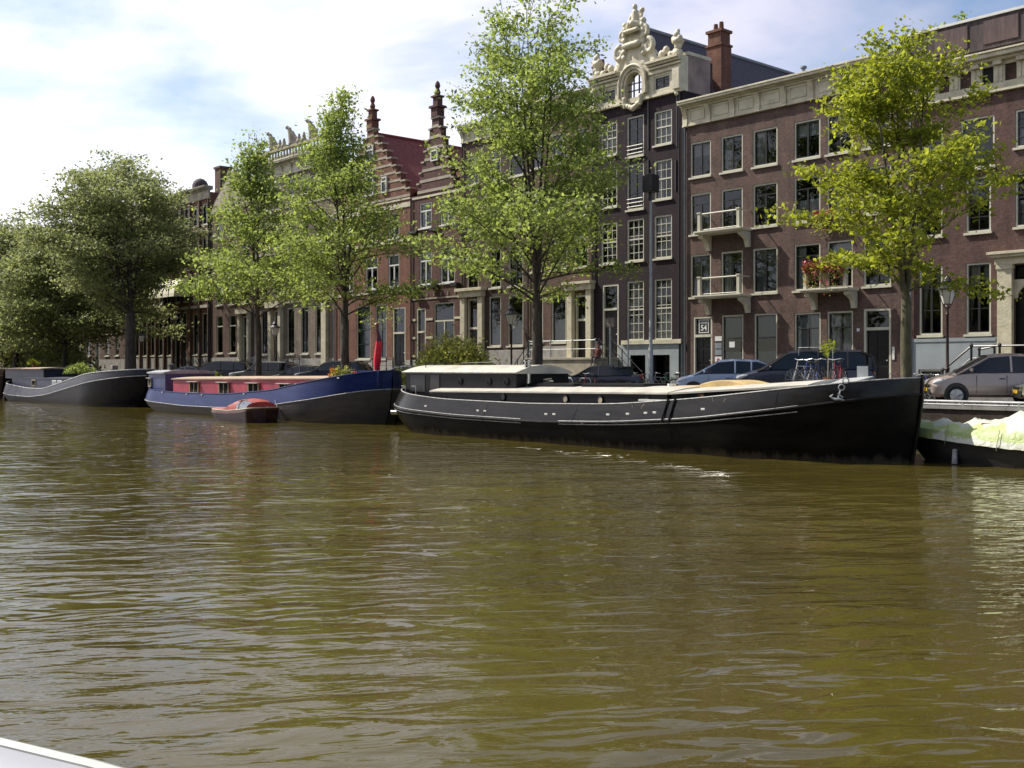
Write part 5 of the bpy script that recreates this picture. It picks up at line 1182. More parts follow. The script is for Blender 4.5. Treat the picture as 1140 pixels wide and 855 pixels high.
# ---------------------------------------------------------------- cars
TYRE = mat('tyre_rubber', (.015, .015, .015), .85); RIM = mat('alloy_rim', (.42, .42, .42), .35, metal=.7); HLAMP = mat('headlamp_lens', (.55, .57, .6), .12, spec=.8); TLAMP = mat('tail_lamp', (.25, .01, .01), .2)
PLATE = mat('yellow_plate', (.75, .45, .02), .5, var=.03); PLAST = mat('black_trim', (.02, .02, .02), .5)
def lerp_pts(pts, x):
    for (a, va), (b, vb) in zip(pts, pts[1:]):
        if x <= b: return va+(vb-va)*(x-a)/(b-a)
    return pts[-1][1]
KINDS = {  # hood/body top, roof line (x fraction, z), greenhouse base start/end
 'mpv':   dict(L=4.0, W=1.70, top=[(0, .70), (.05, .84), (.22, 1.02), (.30, 1.06), (.9, 1.08), (1, .98)], roof=[(.19, .99), (.24, 1.12), (.44, 1.56), (.6, 1.62), (.85, 1.58), (.97, 1.40), (1.0, 1.05)], wh=(.19, .81), r=.31),
 'van':   dict(L=4.9, W=1.9, top=[(0, .75), (.05, .92), (.18, 1.08), (.26, 1.12), (.95, 1.14), (1, 1.05)], roof=[(.16, 1.06), (.22, 1.2), (.38, 1.70), (.5, 1.78), (.9, 1.76), (.985, 1.6), (1.0, 1.1)], wh=(.18, .80), r=.33),
 'hatch': dict(L=4.1, W=1.72, top=[(0, .58), (.05, .70), (.26, .88), (.32, .91), (.9, .93), (1, .86)], roof=[(.25, .87), (.3, .97), (.45, 1.36), (.6, 1.44), (.8, 1.38), (.95, 1.1), (1.0, .92)], wh=(.19, .81), r=.31),
 'sedan': dict(L=4.7, W=1.78, top=[(0, .55), (.05, .68), (.27, .88), (.34, .91), (.80, .95), (.97, .93), (1, .8)], roof=[(.29, .88), (.34, .98), (.47, 1.34), (.58, 1.41), (.70, 1.37), (.86, 1.02), (.88, .95)], wh=(.19, .79), r=.32),
 'suv':   dict(L=4.7, W=1.88, top=[(0, .78), (.05, .95), (.24, 1.08), (.30, 1.12), (.9, 1.14), (1, 1.0)], roof=[(.26, 1.08), (.31, 1.2), (.42, 1.62), (.55, 1.72), (.88, 1.69), (.97, 1.45), (1.0, 1.1)], wh=(.18, .80), r=.36),
}
def make_car(kind, paint, label, X, Y, facing=-1, group='cars parked along the canal', plate=True, name='parked_car'):
    K = KINDS[kind]; Ln, W = K['L'], K['W']/2
    t = thing(name, label, 'car', (X, Y, STREET), 0 if facing < 0 else math.pi, group)
    N = 40; rr = []
    for i in range(N+1):
        u = i/N; u = u*u*(3-2*u)*.25+u*.75; x = -Ln/2+Ln*u
        e = min(1, (u/.10)) if u < .5 else min(1, (1-u)/.07); w = W*(.78+.22*math.sqrt(max(0, 1-(1-e)**2)))
        zt = lerp_pts(K['top'], u); zb = .26+.12*(1-min(1, u/.06))+.12*(1-min(1, (1-u)/.06))
        if i in (0, N): zt -= .05
        half = [(.0, zb), (w*.86, zb), (w*.97, zb+.08), (w, zb+.28), (w*.985, zb+(zt-zb)*.62), (w*.95, zt-.07), (w*.86, zt-.01), (w*.6, zt+.02), (0, zt+.035)]
        rr.append([(x, -y, z) for y, z in half]+[(x, y, z) for y, z in half[::-1][1:-1]])
    bo = MB().loft(rr, closed=True, cap=True).build('body', paint, t, smooth=True)
    rf = K['roof']; x0f, x1f = rf[0][0], rf[-1][0]; zr = max(z for _, z in rf)
    def belt(u): return lerp_pts(K['top'], u)
    def gh(u, side, lev):  # point on greenhouse; lev 0 belt, 1 roof edge
        z = lerp_pts(rf, u); bz = belt(u)-.03; h_ = max(0, z-bz)/(zr-.95); w = W*(.93-.17*lev*min(1, h_*1.2)) if lev else W*.93
        return (-Ln/2+Ln*u, side*w, bz if lev == 0 else max(z-.06, bz+.001))
    U = [x0f+(x1f-x0f)*k/30 for k in range(31)]
    rr = []
    for u in U:
        a0, a1 = gh(u, -1, 0), gh(u, -1, 1); b1, b0 = gh(u, 1, 1), gh(u, 1, 0); z = lerp_pts(rf, u)
        rr.append([a0, a1, (a1[0], a1[1]*.75, z), (a1[0], 0, z+.015), (b1[0], b1[1]*.75, z), b1, b0])
    MB().loft(rr).build('glazing', CARGL, t, smooth=True)
    ur0 = [p for p in rf if p[1] > zr-.12][0][0]; ur1 = rf[-3][0] if kind != 'sedan' else rf[-3][0]
    rr = []
    for k in range(15):
        u = ur0+(ur1-ur0)*k/14; a1 = gh(u, -1, 1); z = lerp_pts(rf, u)+.012
        rr.append([(a1[0], a1[1]-.012, a1[2]-.01), (a1[0], a1[1]-.005, a1[2]+.012), (a1[0], a1[1]*.75, z), (a1[0], 0, z+.02), (a1[0], -a1[1]*.75, z), (a1[0], -a1[1]+.005, a1[2]+.012), (a1[0], -a1[1]+.012, a1[2]-.01)])
    MB().loft(rr).build('roof', paint, t, smooth=True)
    PL = []
    for sd in (-1, 1):
        PL.append(([gh(x0f+(ur0-x0f)*k/5, sd, 1) for k in range(6)], .035)); PL.append(([gh(ur1+(x1f-ur1)*k/5, sd, 1) for k in range(6)], .05))
        us = [ur0+(ur1-ur0)*.42] + ([ur0+(ur1-ur0)*.82] if kind != 'sedan' else [])
        for u in us:
            a, b = Vector(gh(u, sd, 0)), Vector(gh(u, sd, 1)); PL.append(([a, a.lerp(b, .5)+Vector((0, sd*.012, 0)), b], .035))
    for pp_, r_ in PL: MB().tube(pp_, r_, 6).build('window_pillar', PLAST if kind in ('van', 'suv') else paint, t, smooth=True)
    # wheels over black discs that stand in for the shade of wheel wells
    for f in K['wh']:
        for sd in (-1, 1):
            x = -Ln/2+Ln*f; r = K['r']; y = sd*(W-.1)
            MB().lathe([(r+.07, 0), (r+.07, -.112*1)] if sd < 0 else [(r+.07, .112), (r+.07, 0)], (x, y+(0 if sd < 0 else 0), r+.03), 22, 'y').build('wheel_well_shade', PLAST, t)
            w = MB().lathe([(r-.09, -.1), (r-.02, -.125), (r, -.08), (r, .08), (r-.02, .12), (r-.09, .1)], (0, 0, 0), 22, 'y').build('wheel', TYRE, t, (x, y-.0+sd*.01, r), smooth=True)
            rm = MB().lathe([(r-.10, 0), (r-.115, -.012)], (0, sd*.118, 0), 20, 'y')
            for k in range(5):
                a = 2*math.pi*k/5+.3; rm.tube([(0, sd*.13, 0), ((r-.11)*math.cos(a), sd*.13, (r-.11)*math.sin(a))], [.045, .03], 5)
            rm.build('rim', RIM, w)
    # front and rear dressing
    zf = lerp_pts(K['top'], .05)
    for sd in (-1, 1):
        pts = [(-Ln/2+.10, sd*W*.80, zf-.14), (-Ln/2+.22, sd*W*.90, zf-.09), (-Ln/2+.45, sd*W*.955, zf-.02)]
        MB().tube(pts, [.08, .085, .03], 8).build('headlight', HLAMP, t, smooth=True)
        MB().ball((Ln/2-.10, sd*W*.80, belt(.97)-.12), .1, (.6, 1.0, 1.6)).build('tail_light', TLAMP, t, smooth=True)
        um = x0f+(ur0-x0f)*.35; g_ = gh(um, sd, 0); MB().ball((g_[0]+.1, sd*(W+.06), g_[2]+.09), .09, (.7, 1.1, .75)).build('mirror', paint, t, smooth=True)
        MB().box(-Ln/2+Ln*.52, -Ln/2+Ln*.52+.16, sd*(W*.985), sd*(W*.985+.02), .83, .86).build('door_handle', PLAST, t)
        dl = MB()
        for u in (.345, .575, .77): dl.box(-Ln/2+Ln*u-.006, -Ln/2+Ln*u+.006, sd*(W*.99-.01), sd*(W*.995+.004), .40, belt(u)-.12)
        dl.build('door_gap', PLAST, t)
    MB().box(-Ln/2-.035, -Ln/2+.08, -.62*W/.85, .62*W/.85, .34, .52).build('lower_grille', PLAST, t, bevel=.02)
    MB().box(-Ln/2-.03, -Ln/2+.05, -.35, .35, .58, .64).build('grille', PLAST, t, bevel=.01)
    if plate: MB().box(-Ln/2-.05, -Ln/2-.02, -.26, .26, .44, .55).build('number_plate', PLATE, t)
    MB().box(Ln/2-.02, Ln/2+.02, -.26, .26, .5, .61).build('number_plate', PLATE, t)
    return t
def paint(n, c, met=.3, rough=.28): return mat('car_paint_'+n, c, rough, metal=met*.7, var=.04, coat=.6)
def carx(px, Y): return XP(px, Y)
def car_at(kind, pm_, label, px_front, Y, facing=-1, **k):
    a = R(38); Ln = KINDS[kind]['L']; Yn = 34.75; X = carx(px_front+8, Yn)+Ln/2*math.cos(a); t = make_car(kind, pm_, label, X, Yn+Ln/2*math.sin(a)+.45, facing, **k); t.rotation_euler.z = a
    return t
car_at('mpv', paint('mocha', (.38, .31, .275)), 'mocha brown compact car with a yellow plate, parked behind the covered sloop', 1019, 36.3).scale = (1.03, 1.0, 1.07)
car_at('hatch', paint('cream', (.50, .50, .34), .1), 'pale cream car with only its nose in view at the right edge', 1117, 34.95+.25)
car_at('van', paint('navy', (.018, .022, .045), .4), 'large navy blue people carrier with dark windows behind the barge deck', 808, 36.6).scale = (1.08, 1.0, 1.10)
car_at('mpv', paint('ice_blue', (.36, .44, .58), .1), 'light blue small car just left of the navy people carrier', 737, 36.4)
car_at('sedan', paint('midnight', (.016, .018, .035), .3), 'midnight blue saloon parked below the stone stoop', 592, 36.6)
car_at('sedan', paint('silver', (.38, .40, .42), .6), 'silver grey saloon behind the red flag', 388, 36.6)
car_at('suv', paint('dark_blue', (.022, .03, .06), .3), 'dark blue estate car behind the red deckhouse', 318, 36.6)
car_at('hatch', paint('charcoal', (.05, .055, .07), .3), 'charcoal hatchback nosed up behind the dark blue estate car', 286, 36.6)
car_at('suv', paint('smoke', (.12, .125, .12), .3), 'smoke grey car beside the slender tree trunk', 246, 36.6)
car_at('van', paint('ink', (.014, .018, .035), .3), 'ink blue van behind the stern of the blue barge', 197, 36.6)
car_at('sedan', paint('steel', (.09, .12, .19), .3), 'steel blue car between the ink blue van and the thick dark trunk', 163, 36.6)
car_at('hatch', paint('grey2', (.20, .21, .23), .3), 'small grey car partly hidden behind the wheelhouse of the slate blue barge', 40, 36.6)

# ---------------------------------------------------------------- bicycles
def make_bike():
    t = thing('bicycle', '', 'bicycle', (0, 0, 0), 0, 'bicycles parked on the quay')
    for x in (-.53, .53):
        w = MB().tube([(x+.34*math.cos(a), 0, .35+.34*math.sin(a)) for a in [2*math.pi*k/20 for k in range(21)]], .02, 5, cap=False).build('wheel', TYRE, t)
        s = MB()
        for k in range(6): a = math.pi*k/6; s.tube([(x+.33*math.cos(a), 0, .35+.33*math.sin(a)), (x-.33*math.cos(a), 0, .35-.33*math.sin(a))], .004, 3)
        s.build('spokes', GALV, w)
    MB().tube([(.53, 0, .35), (.05, 0, .30), (-.12+.0, 0, .80)], .016, 6).tube([(.53, 0, .35), (.2, 0, .72), (.16, 0, .86)], .013, 5).tube([(.2, 0, .72), (.05, 0, .30), (-.42, 0, .72)], .017, 6).tube([(.14, 0, .78), (-.4, 0, .80)], .015, 6).tube([(-.53, 0, .35), (-.42, 0, .75), (-.38, 0, .95)], .016, 6).build('frame', mat('bike_black', (.015, .015, .015), .4), t, smooth=True)
    MB().tube([(-.2, -.26, 1.0), (-.34, -.2, 1.03), (-.38, 0, 1.0), (-.34, .2, 1.03), (-.2, .26, 1.0)], .013, 6).build('handlebar', CHROME, t, smooth=True)
    MB().ball((.17, 0, .93), .1, (1.4, .8, .4)).build('saddle', PLAST, t, smooth=True)
    MB().tube([(.2+.25, -.06, .72), (.7, -.06, .72), (.7, .06, .72), (.45, .06, .72)], .01, 4).tube([(.53, .05, .35), (.62, .05, .72)], .008, 4).build('carrier', IRON, t)
    MB().box(-.03, .15, -.09, .09, .25, .28).build('pedals', IRON, t)
    return t
bk = make_bike()
BP = [mat('bike_%s' % n, c, .4) for n, c in (('black', (.015, .015, .015)), ('green', (.05, .22, .09)), ('silver', (.4, .4, .4)), ('blue', (.03, .05, .25)), ('red', (.3, .03, .04)), ('violet', (.12, .08, .35)))]
def bike_at(px, Y, rz, pm_, label, first=False, z=STREET):
    o = bk if first else copy_tree(bk); o.location = (XP(px, Y), Y, z); o.rotation_euler = (R(random.uniform(-6, 6)), 0, rz); o['label'] = label
    if pm_ != 0:
        f = [c for c in ALLCH(o) if c.name.startswith('frame')][0]; f.data = f.data.copy(); f.data.materials.clear(); f.data.materials.append(BP[pm_])
bspots = [(1018, 37.6, 1.2, 0, 'black bicycle leaning just right of the yellowish tree trunk'), (1027, 38.3, 1.45, 2, 'silver bicycle behind the nose of the mocha brown car, left of two'), (1036, 38.5, 1.7, 5, 'violet bicycle behind the bonnet of the mocha brown car'),
 (1046, 39.4, 1.3, 4, 'red bicycle standing left of the street lantern at the right'), (897, 31.3, 1.3, 2, 'silver bicycle on the fore deck of the black barge, leftmost of four'), (908, 31.3, 1.5, 3, 'blue bicycle on the fore deck between the silver and the black one'), (921, 31.3, 1.25, 0, 'black bicycle on the fore deck beside the potted standard tree'),
 (935, 31.3, 1.8, 4, 'red bicycle on the fore deck nearest the barge bow'), (702, 42.2, .2, 0, 'black bicycle leaning by the foot of the stone steps'), (714, 41.8, .5, 0, 'black bicycle between the stone steps and the tall grey lamp post'), (738, 42.0, .4, 2, 'silver bicycle standing right of the tall grey lamp post'), (750, 42.0, .9, 1, 'green bicycle near the corner of the blackened brick house'),
 (762, 42.2, .3, 4, 'red bicycle before the black door with the number'), (628, 35.0, 1.35, 0, 'black bicycle standing in front of the midnight blue saloon, left one'), (660, 34.9, 1.5, 4, 'red bicycle in front of the midnight blue saloon beside the dark bin'),
 (245, 35.0, 1.0, 0, 'black bicycle right of the slender tree trunk'), (104, 35.2, .9, 0, 'black bicycle beside the person in blue on the left quay'), (556, 42.0, .3, 0, 'black bicycle before the dark brick house'), (1000, 42.3, .2, 0, 'black bicycle against the wall left of the yellowish tree trunk')]
bspots += [(1024, 37.0, 1.9, 3, 'blue bicycle lowest in the tangle between the yellowish trunk and the mocha car'), (1031, 40.2, 1.1, 2, 'silver bicycle against the blue-grey plinth left of the lantern'), (1040, 41.5, .6, 0, 'black bicycle farthest back against the blue-grey plinth'), (695, 42.6, .9, 2, 'silver bicycle propped on the lower stone steps')]
for i, b_ in enumerate(bspots): bike_at(*b_, first=(i == 0), z=(2.08 if b_[1] == 31.3 else STREET))
rk = thing('bicycle_rack', 'white steel bar frame for bicycles behind the fore deck of the black barge', 'bicycle rack', (XP(925, 36), 36.0, STREET))
MB().tube([(-1.4, 0, 0), (-1.4, 0, 2.05), (.1, 0, 2.05), (.1, 0, 0)], .025, 6).build('frame', GALV, rk)
for k, px_ in enumerate((632, 652)):
    q = MB().tube([(-.35, 0, 0), (-.35, 0, .7), (-.25, 0, .8), (.25, 0, .8), (.35, 0, .7), (.35, 0, 0)], .022, 6).build('bicycle_stand', GALV, None, (XP(px_, 34.6), 34.6, STREET), smooth=True); tag(q, 'bent steel bicycle hoop in front of the midnight blue saloon, %s of two' % ('left' if k == 0 else 'right'), 'bicycle stand', 'steel bicycle hoops on the quay')

# ---------------------------------------------------------------- lamps, posts, bins
LG = glass_mat('lantern_glass', (.8, .8, .76), 1.6); LW = mat('lantern_opal', (.75, .73, .66), .35, var=.02)
def make_lantern():
    t = thing('street_lantern', '', 'street lantern', (0, 0, 0), 0, 'old six-sided street lanterns')
    MB().lathe([(.16, 0), (.16, .25), (.12, .3), (.13, .7), (.085, .8), (.075, 1.2), (.095, 1.24), (.06, 1.3), (.05, 3.3), (.08, 3.34), (.05, 3.4), (.045, 3.62)], (0, 0, 0), 12).build('post', mat('lantern_post_paint', (.035, .016, .014), .4), t, smooth=True)
    h_ = MB()
    for k in range(6):
        a = 2*math.pi*k/6+.3; h_.tube([(.05*math.cos(a), .05*math.sin(a), 3.55), (.17*math.cos(a), .17*math.sin(a), 3.70), (.335*math.cos(a), .335*math.sin(a), 4.28)], .012, 4)
    h_.lathe([(.12, 3.70), (.13, 3.73)], (0, 0, 0), 6).lathe([(.44, 4.27), (.44, 4.31), (.35, 4.37), (.18, 4.50), (.15, 4.57), (.20, 4.60), (.12, 4.69), (.04, 4.80), (.02, 4.9)], (0, 0, 0), 12)
    hd_ = h_.build('lantern_head', IRON, t)
    vs = []; 
    g_ = MB(); g_.loft([[(.155*math.cos(a), .155*math.sin(a), 3.74) for a in [2*math.pi*k/6+.3 for k in range(6)]], [(.325*math.cos(a), .325*math.sin(a), 4.265) for a in [2*math.pi*k/6+.3 for k in range(6)]]], closed=True); g_.build('glass', LW, hd_)
    return t
ln = make_lantern()
lspots = [(1055, 40, 'street lantern in front of the maroon mansion at the right'), (570, 40, 'street lantern before the dark brick house, right of the yellow-green shrub'), (307, 40, 'street lantern left of the grand grey stone house door'), (159, 40, 'street lantern right of the thick dark trunk')]
for i, (px_, Y, lab) in enumerate(lspots):
    o = ln if i == 0 else copy_tree(ln); o.location = (XP(px_, Y), Y, STREET); o['label'] = lab; o.rotation_euler.z = .4*i
wl = thing('wall_lantern', 'small white wall lantern beside the second street lantern', 'wall lantern', (XP(578), FAC-.4, ZP(578, 362)))
MB().lathe([(.08, -.2), (.15, .2), (.18, .22), (.05, .38)], (0, 0, 0), 6).build('lamp_glass', LW, wl); MB().tube([(0, .38, .1), (0, .1, .5), (0, 0, .38)], .02, 5).build('arm', IRON, wl)
lp = thing('lamp_post', 'tall plain grey lamp post with a dark floodlight box on top', 'lamp post', (XP(725, 38.5), 38.5, STREET))
zt = ZP(725, 224, 38.5)-STREET
MB().tube([(0, 0, 0), (0, 0, 2.2), (0, 0, 2.25), (0, 0, zt)], [.11, .11, .085, .06], 12).build('pole', GALV, lp, smooth=True)
MB().tube([(0, 0, zt), (0, 0, zt+.35), (-.1, 0, zt+.5)], .05, 8).build('bracket', IRON, lp)
MB().box(-.28, .28, -.3, .3, zt+.42, zt+1.25).build('floodlight', IRON, lp, bevel=.04)
p2 = thing('sign_post', 'slim grey post with a small square box on top, standing before the stone stoop', 'post', (XP(680, 36.0+2.6), 38.6, STREET))
z2 = ZP(680, 362, 38.6)-STREET
MB().tube([(0, 0, 0), (0, 0, z2)], .05, 8).build('pole', GALV, p2, smooth=True); MB().box(-.3, .3, -.05, .08, z2-.1, z2+.35).build('sign_box', mat('sign_back', (.14, .12, .11), .7), p2, bevel=.02)
p3 = MB().tube([(0, 0, 0), (0, 0, ZP(700, 352, 38.6)-STREET)], .035, 8).build('thin_pole', GALV, None, (XP(700, 38.6), 38.6, STREET)); tag(p3, 'thin grey pole between the slim signpost and the tall lamp post', 'pole')
mt = thing('parking_meter', 'grey parking machine on a green base at the left quay by the thick trunk', 'parking meter', (XP(128, 35.2), 35.2, STREET)); MB().box(-.22, .22, -.2, .2, 0, 1.1).build('cabinet', mat('meter_green', (.10, .13, .10), .5), mt, bevel=.03); MB().box(-.3, .3, -.25, .25, 1.101, 1.5).build('head', STONEG, mt, bevel=.04)
bn_ = thing('litter_bin', 'dark green box bin beside the midnight blue saloon under the slim signpost', 'bin', (XP(690, 37.4), 37.4, STREET)); MB().box(-.55, .55, -.4, .4, 0, 1.25).build('body', mat('bin_green', (.02, .045, .04), .5), bn_, bevel=.03); MB().box(-.6, .6, -.45, .45, 1.251, 1.34).build('lid', IRON, bn_, bevel=.02)
qr = thing('quay_rail', 'low pale tubular rail running along the quay edge below the mocha brown car', 'rail', (XP(1085, QUAY), QUAY, STREET))
b_ = MB().tube([(-2.3, .05, .17), (3.5, .05, .17)], .04, 8).tube([(-2.3, .05, .07), (3.5, .05, .07)], .03, 8); b_.build('tube', mat('pale_rail', (.5, .5, .5), .4, metal=.2), qr, smooth=True)
for k in range(4): MB().box(-2.2+1.8*k-.03, -2.2+1.8*k+.03, .02, .08, .031, .15).build('bracket', GALV, qr)
rng = np.random.default_rng(5)
gp_ = np.column_stack([rng.uniform(XP(1015, QUAY), XP(1220, QUAY), 2600), QUAY+rng.uniform(-.02, .3, 2600)+.10, STREET+.03+np.abs(rng.normal(0, .05, 2600))])
gr = leaf_cloud('quay_weeds', mat('dry_weeds', (.20, .18, .08), .9, var=.3, vscale=9), None, gp_, .07, elong=2.2, seed=4); tag(gr, 'dry weeds along the quay edge', 'weeds', kind='stuff')

# ---------------------------------------------------------------- railings of the left houses
for k, (a, b_, lab) in enumerate(((420, 455, 'iron stair railing before the red brick stepped-gable house'), (330, 350, 'dark iron stair railing before the grey stone house'), (278, 302, 'iron stair railing at the columned doorway left of the grey stone house'))):
    s_ = thing('front_steps', lab, 'front steps', (XP(a), FAC, STREET), 0, 'front steps of the left houses'); w = XP(b_)-XP(a)
    MB().box(w*.35, w, -1.4, -.25, -.2, .95).box(w*.15, w*.348, -1.4, -.25, -.2, .6).box(0, w*.148, -1.4, -.25, -.2, .3).build('steps', STONEG, s_)
    rail([(0, -1.3, .3), (w*.35, -1.3, .95), (w, -1.3, .95)], 1.0, s_, post=1.0)

# ---------------------------------------------------------------- people
def person(label, X, Y, Z, top_c, leg_c, hair_c, pose='stand', rz=0, sc_=1.0):
    t = thing('person', label, 'person', (X, Y, Z), rz)
    J = {'pel': (0, 0, .95), 'ch': (0, .02, 1.25), 'nk': (0, .02, 1.47), 'hd0': (0, .0, 1.56), 'hd': (0, -.01, 1.66), 'hd2': (0, 0, 1.73),
         'ls': (-.17, .02, 1.41), 'le': (-.23, .03, 1.13), 'lw': (-.2, -.12, .92), 'lh': (-.19, -.18, .85), 'rs': (.17, .02, 1.41), 're': (.23, .03, 1.13), 'rw': (.22, -.08, .89), 'rh': (.22, -.12, .81),
         'lhp': (-.09, 0, .90), 'lk': (-.11, -.03, .5), 'la': (-.11, .02, .09), 'lt': (-.12, -.14, .04), 'rhp': (.09, 0, .90), 'rk': (.11, -.03, .5), 'ra': (.12, .02, .09), 'rt': (.13, -.14, .04)}
    RD = {'pel': .14, 'ch': .145, 'nk': .06, 'hd0': .065, 'hd': .10, 'hd2': .085, 'ls': .065, 'le': .045, 'lw': .03, 'lh': .035, 'rs': .065, 're': .045, 'rw': .03, 'rh': .035, 'lhp': .09, 'lk': .06, 'la': .04, 'lt': .035, 'rhp': .09, 'rk': .06, 'ra': .04, 'rt': .035}
    if pose == 'sit':
        for k in ('lk', 'rk'): x = J[k][0]; J[k] = (x, -.42, .92)
        for k, dx in (('la', -.11), ('ra', .11)): J[k] = (dx, -.45, .5)
        for k, dx in (('lt', -.11), ('rt', .11)): J[k] = (dx, -.6, .46)
    E = [('pel', 'ch'), ('ch', 'nk'), ('nk', 'hd0'), ('hd0', 'hd'), ('hd', 'hd2'), ('ch', 'ls'), ('ls', 'le'), ('le', 'lw'), ('lw', 'lh'), ('ch', 'rs'), ('rs', 're'), ('re', 'rw'), ('rw', 'rh'), ('pel', 'lhp'), ('lhp', 'lk'), ('lk', 'la'), ('la', 'lt'), ('pel', 'rhp'), ('rhp', 'rk'), ('rk', 'ra'), ('ra', 'rt')]
    ks = list(J); me = bpy.data.meshes.new('body'); me.from_pydata([J[k] for k in ks], [(ks.index(a), ks.index(b)) for a, b in E], [])
    o = bpy.data.objects.new('body', me); COL.objects.link(o); o.parent = t
    sm = o.modifiers.new('skin', 'SKIN'); sm.use_smooth_shade = True
    me.skin_vertices[0].data[0].use_root = True
    for i, k in enumerate(ks): me.skin_vertices[0].data[i].radius = (RD[k], RD[k])
    sb = o.modifiers.new('sub', 'SUBSURF'); sb.levels = 1; sb.render_levels = 1
    m = bpy.data.materials.new('person_clothes'); m.use_nodes = True; nt = m.node_tree; L = nt.links; b = nt.nodes['Principled BSDF']; b.inputs['Roughness'].default_value = .8
    tc = nn(nt, 'ShaderNodeTexCoord'); sp = nn(nt, 'ShaderNodeSeparateXYZ'); L.new(tc.outputs['Object'], sp.inputs[0]); rp = nn(nt, 'ShaderNodeValToRGB'); mr = nn(nt, 'ShaderNodeMath', operation='DIVIDE'); mr.inputs[1].default_value = 2.0; L.new(sp.outputs['Z'], mr.inputs[0]); L.new(mr.outputs[0], rp.inputs[0]); L.new(rp.outputs[0], b.inputs['Base Color'])
    cr = rp.color_ramp; cr.interpolation = 'CONSTANT'; cr.elements[0].color = (*leg_c, 1); cr.elements[1].position = .475; cr.elements[1].color = (*top_c, 1); e = cr.elements.new(.745); e.color = (.42, .24, .17, 1)
    me.materials.append(m)
    MB().ball((0, .02, 1.71), .112, (1, 1.05, .85)).ball((0, .05, 1.64), .105, (.95, .8, 1)).build('hair', mat('hair_dark', hair_c, .7), t, smooth=True)
    MB().ball((-.035, -.105, 1.675), .012).ball((.035, -.105, 1.675), .012).build('eyes', IRON, t); MB().ball((0, -.115, 1.65), .016, (.8, 1, 1.3)).ball((-.1, 0, 1.66), .022).ball((.1, 0, 1.66), .022).build('nose_and_ears', mat('skin_tone', (.42, .24, .17), .6), t, smooth=True)
    return t
person('dark-haired person in a dark red top sitting at the edge of the stone stoop', XP(669.5, 44.2)-.0, 43.95, 2.52, (.13, .035, .03), (.03, .03, .05), (.012, .01, .01), 'sit', .2)
person('person in a blue jacket standing on the left quay beside a bicycle', XP(100.5, 35.5), 35.5, STREET, (.035, .05, .12), (.02, .02, .03), (.12, .09, .06), 'stand', .5)
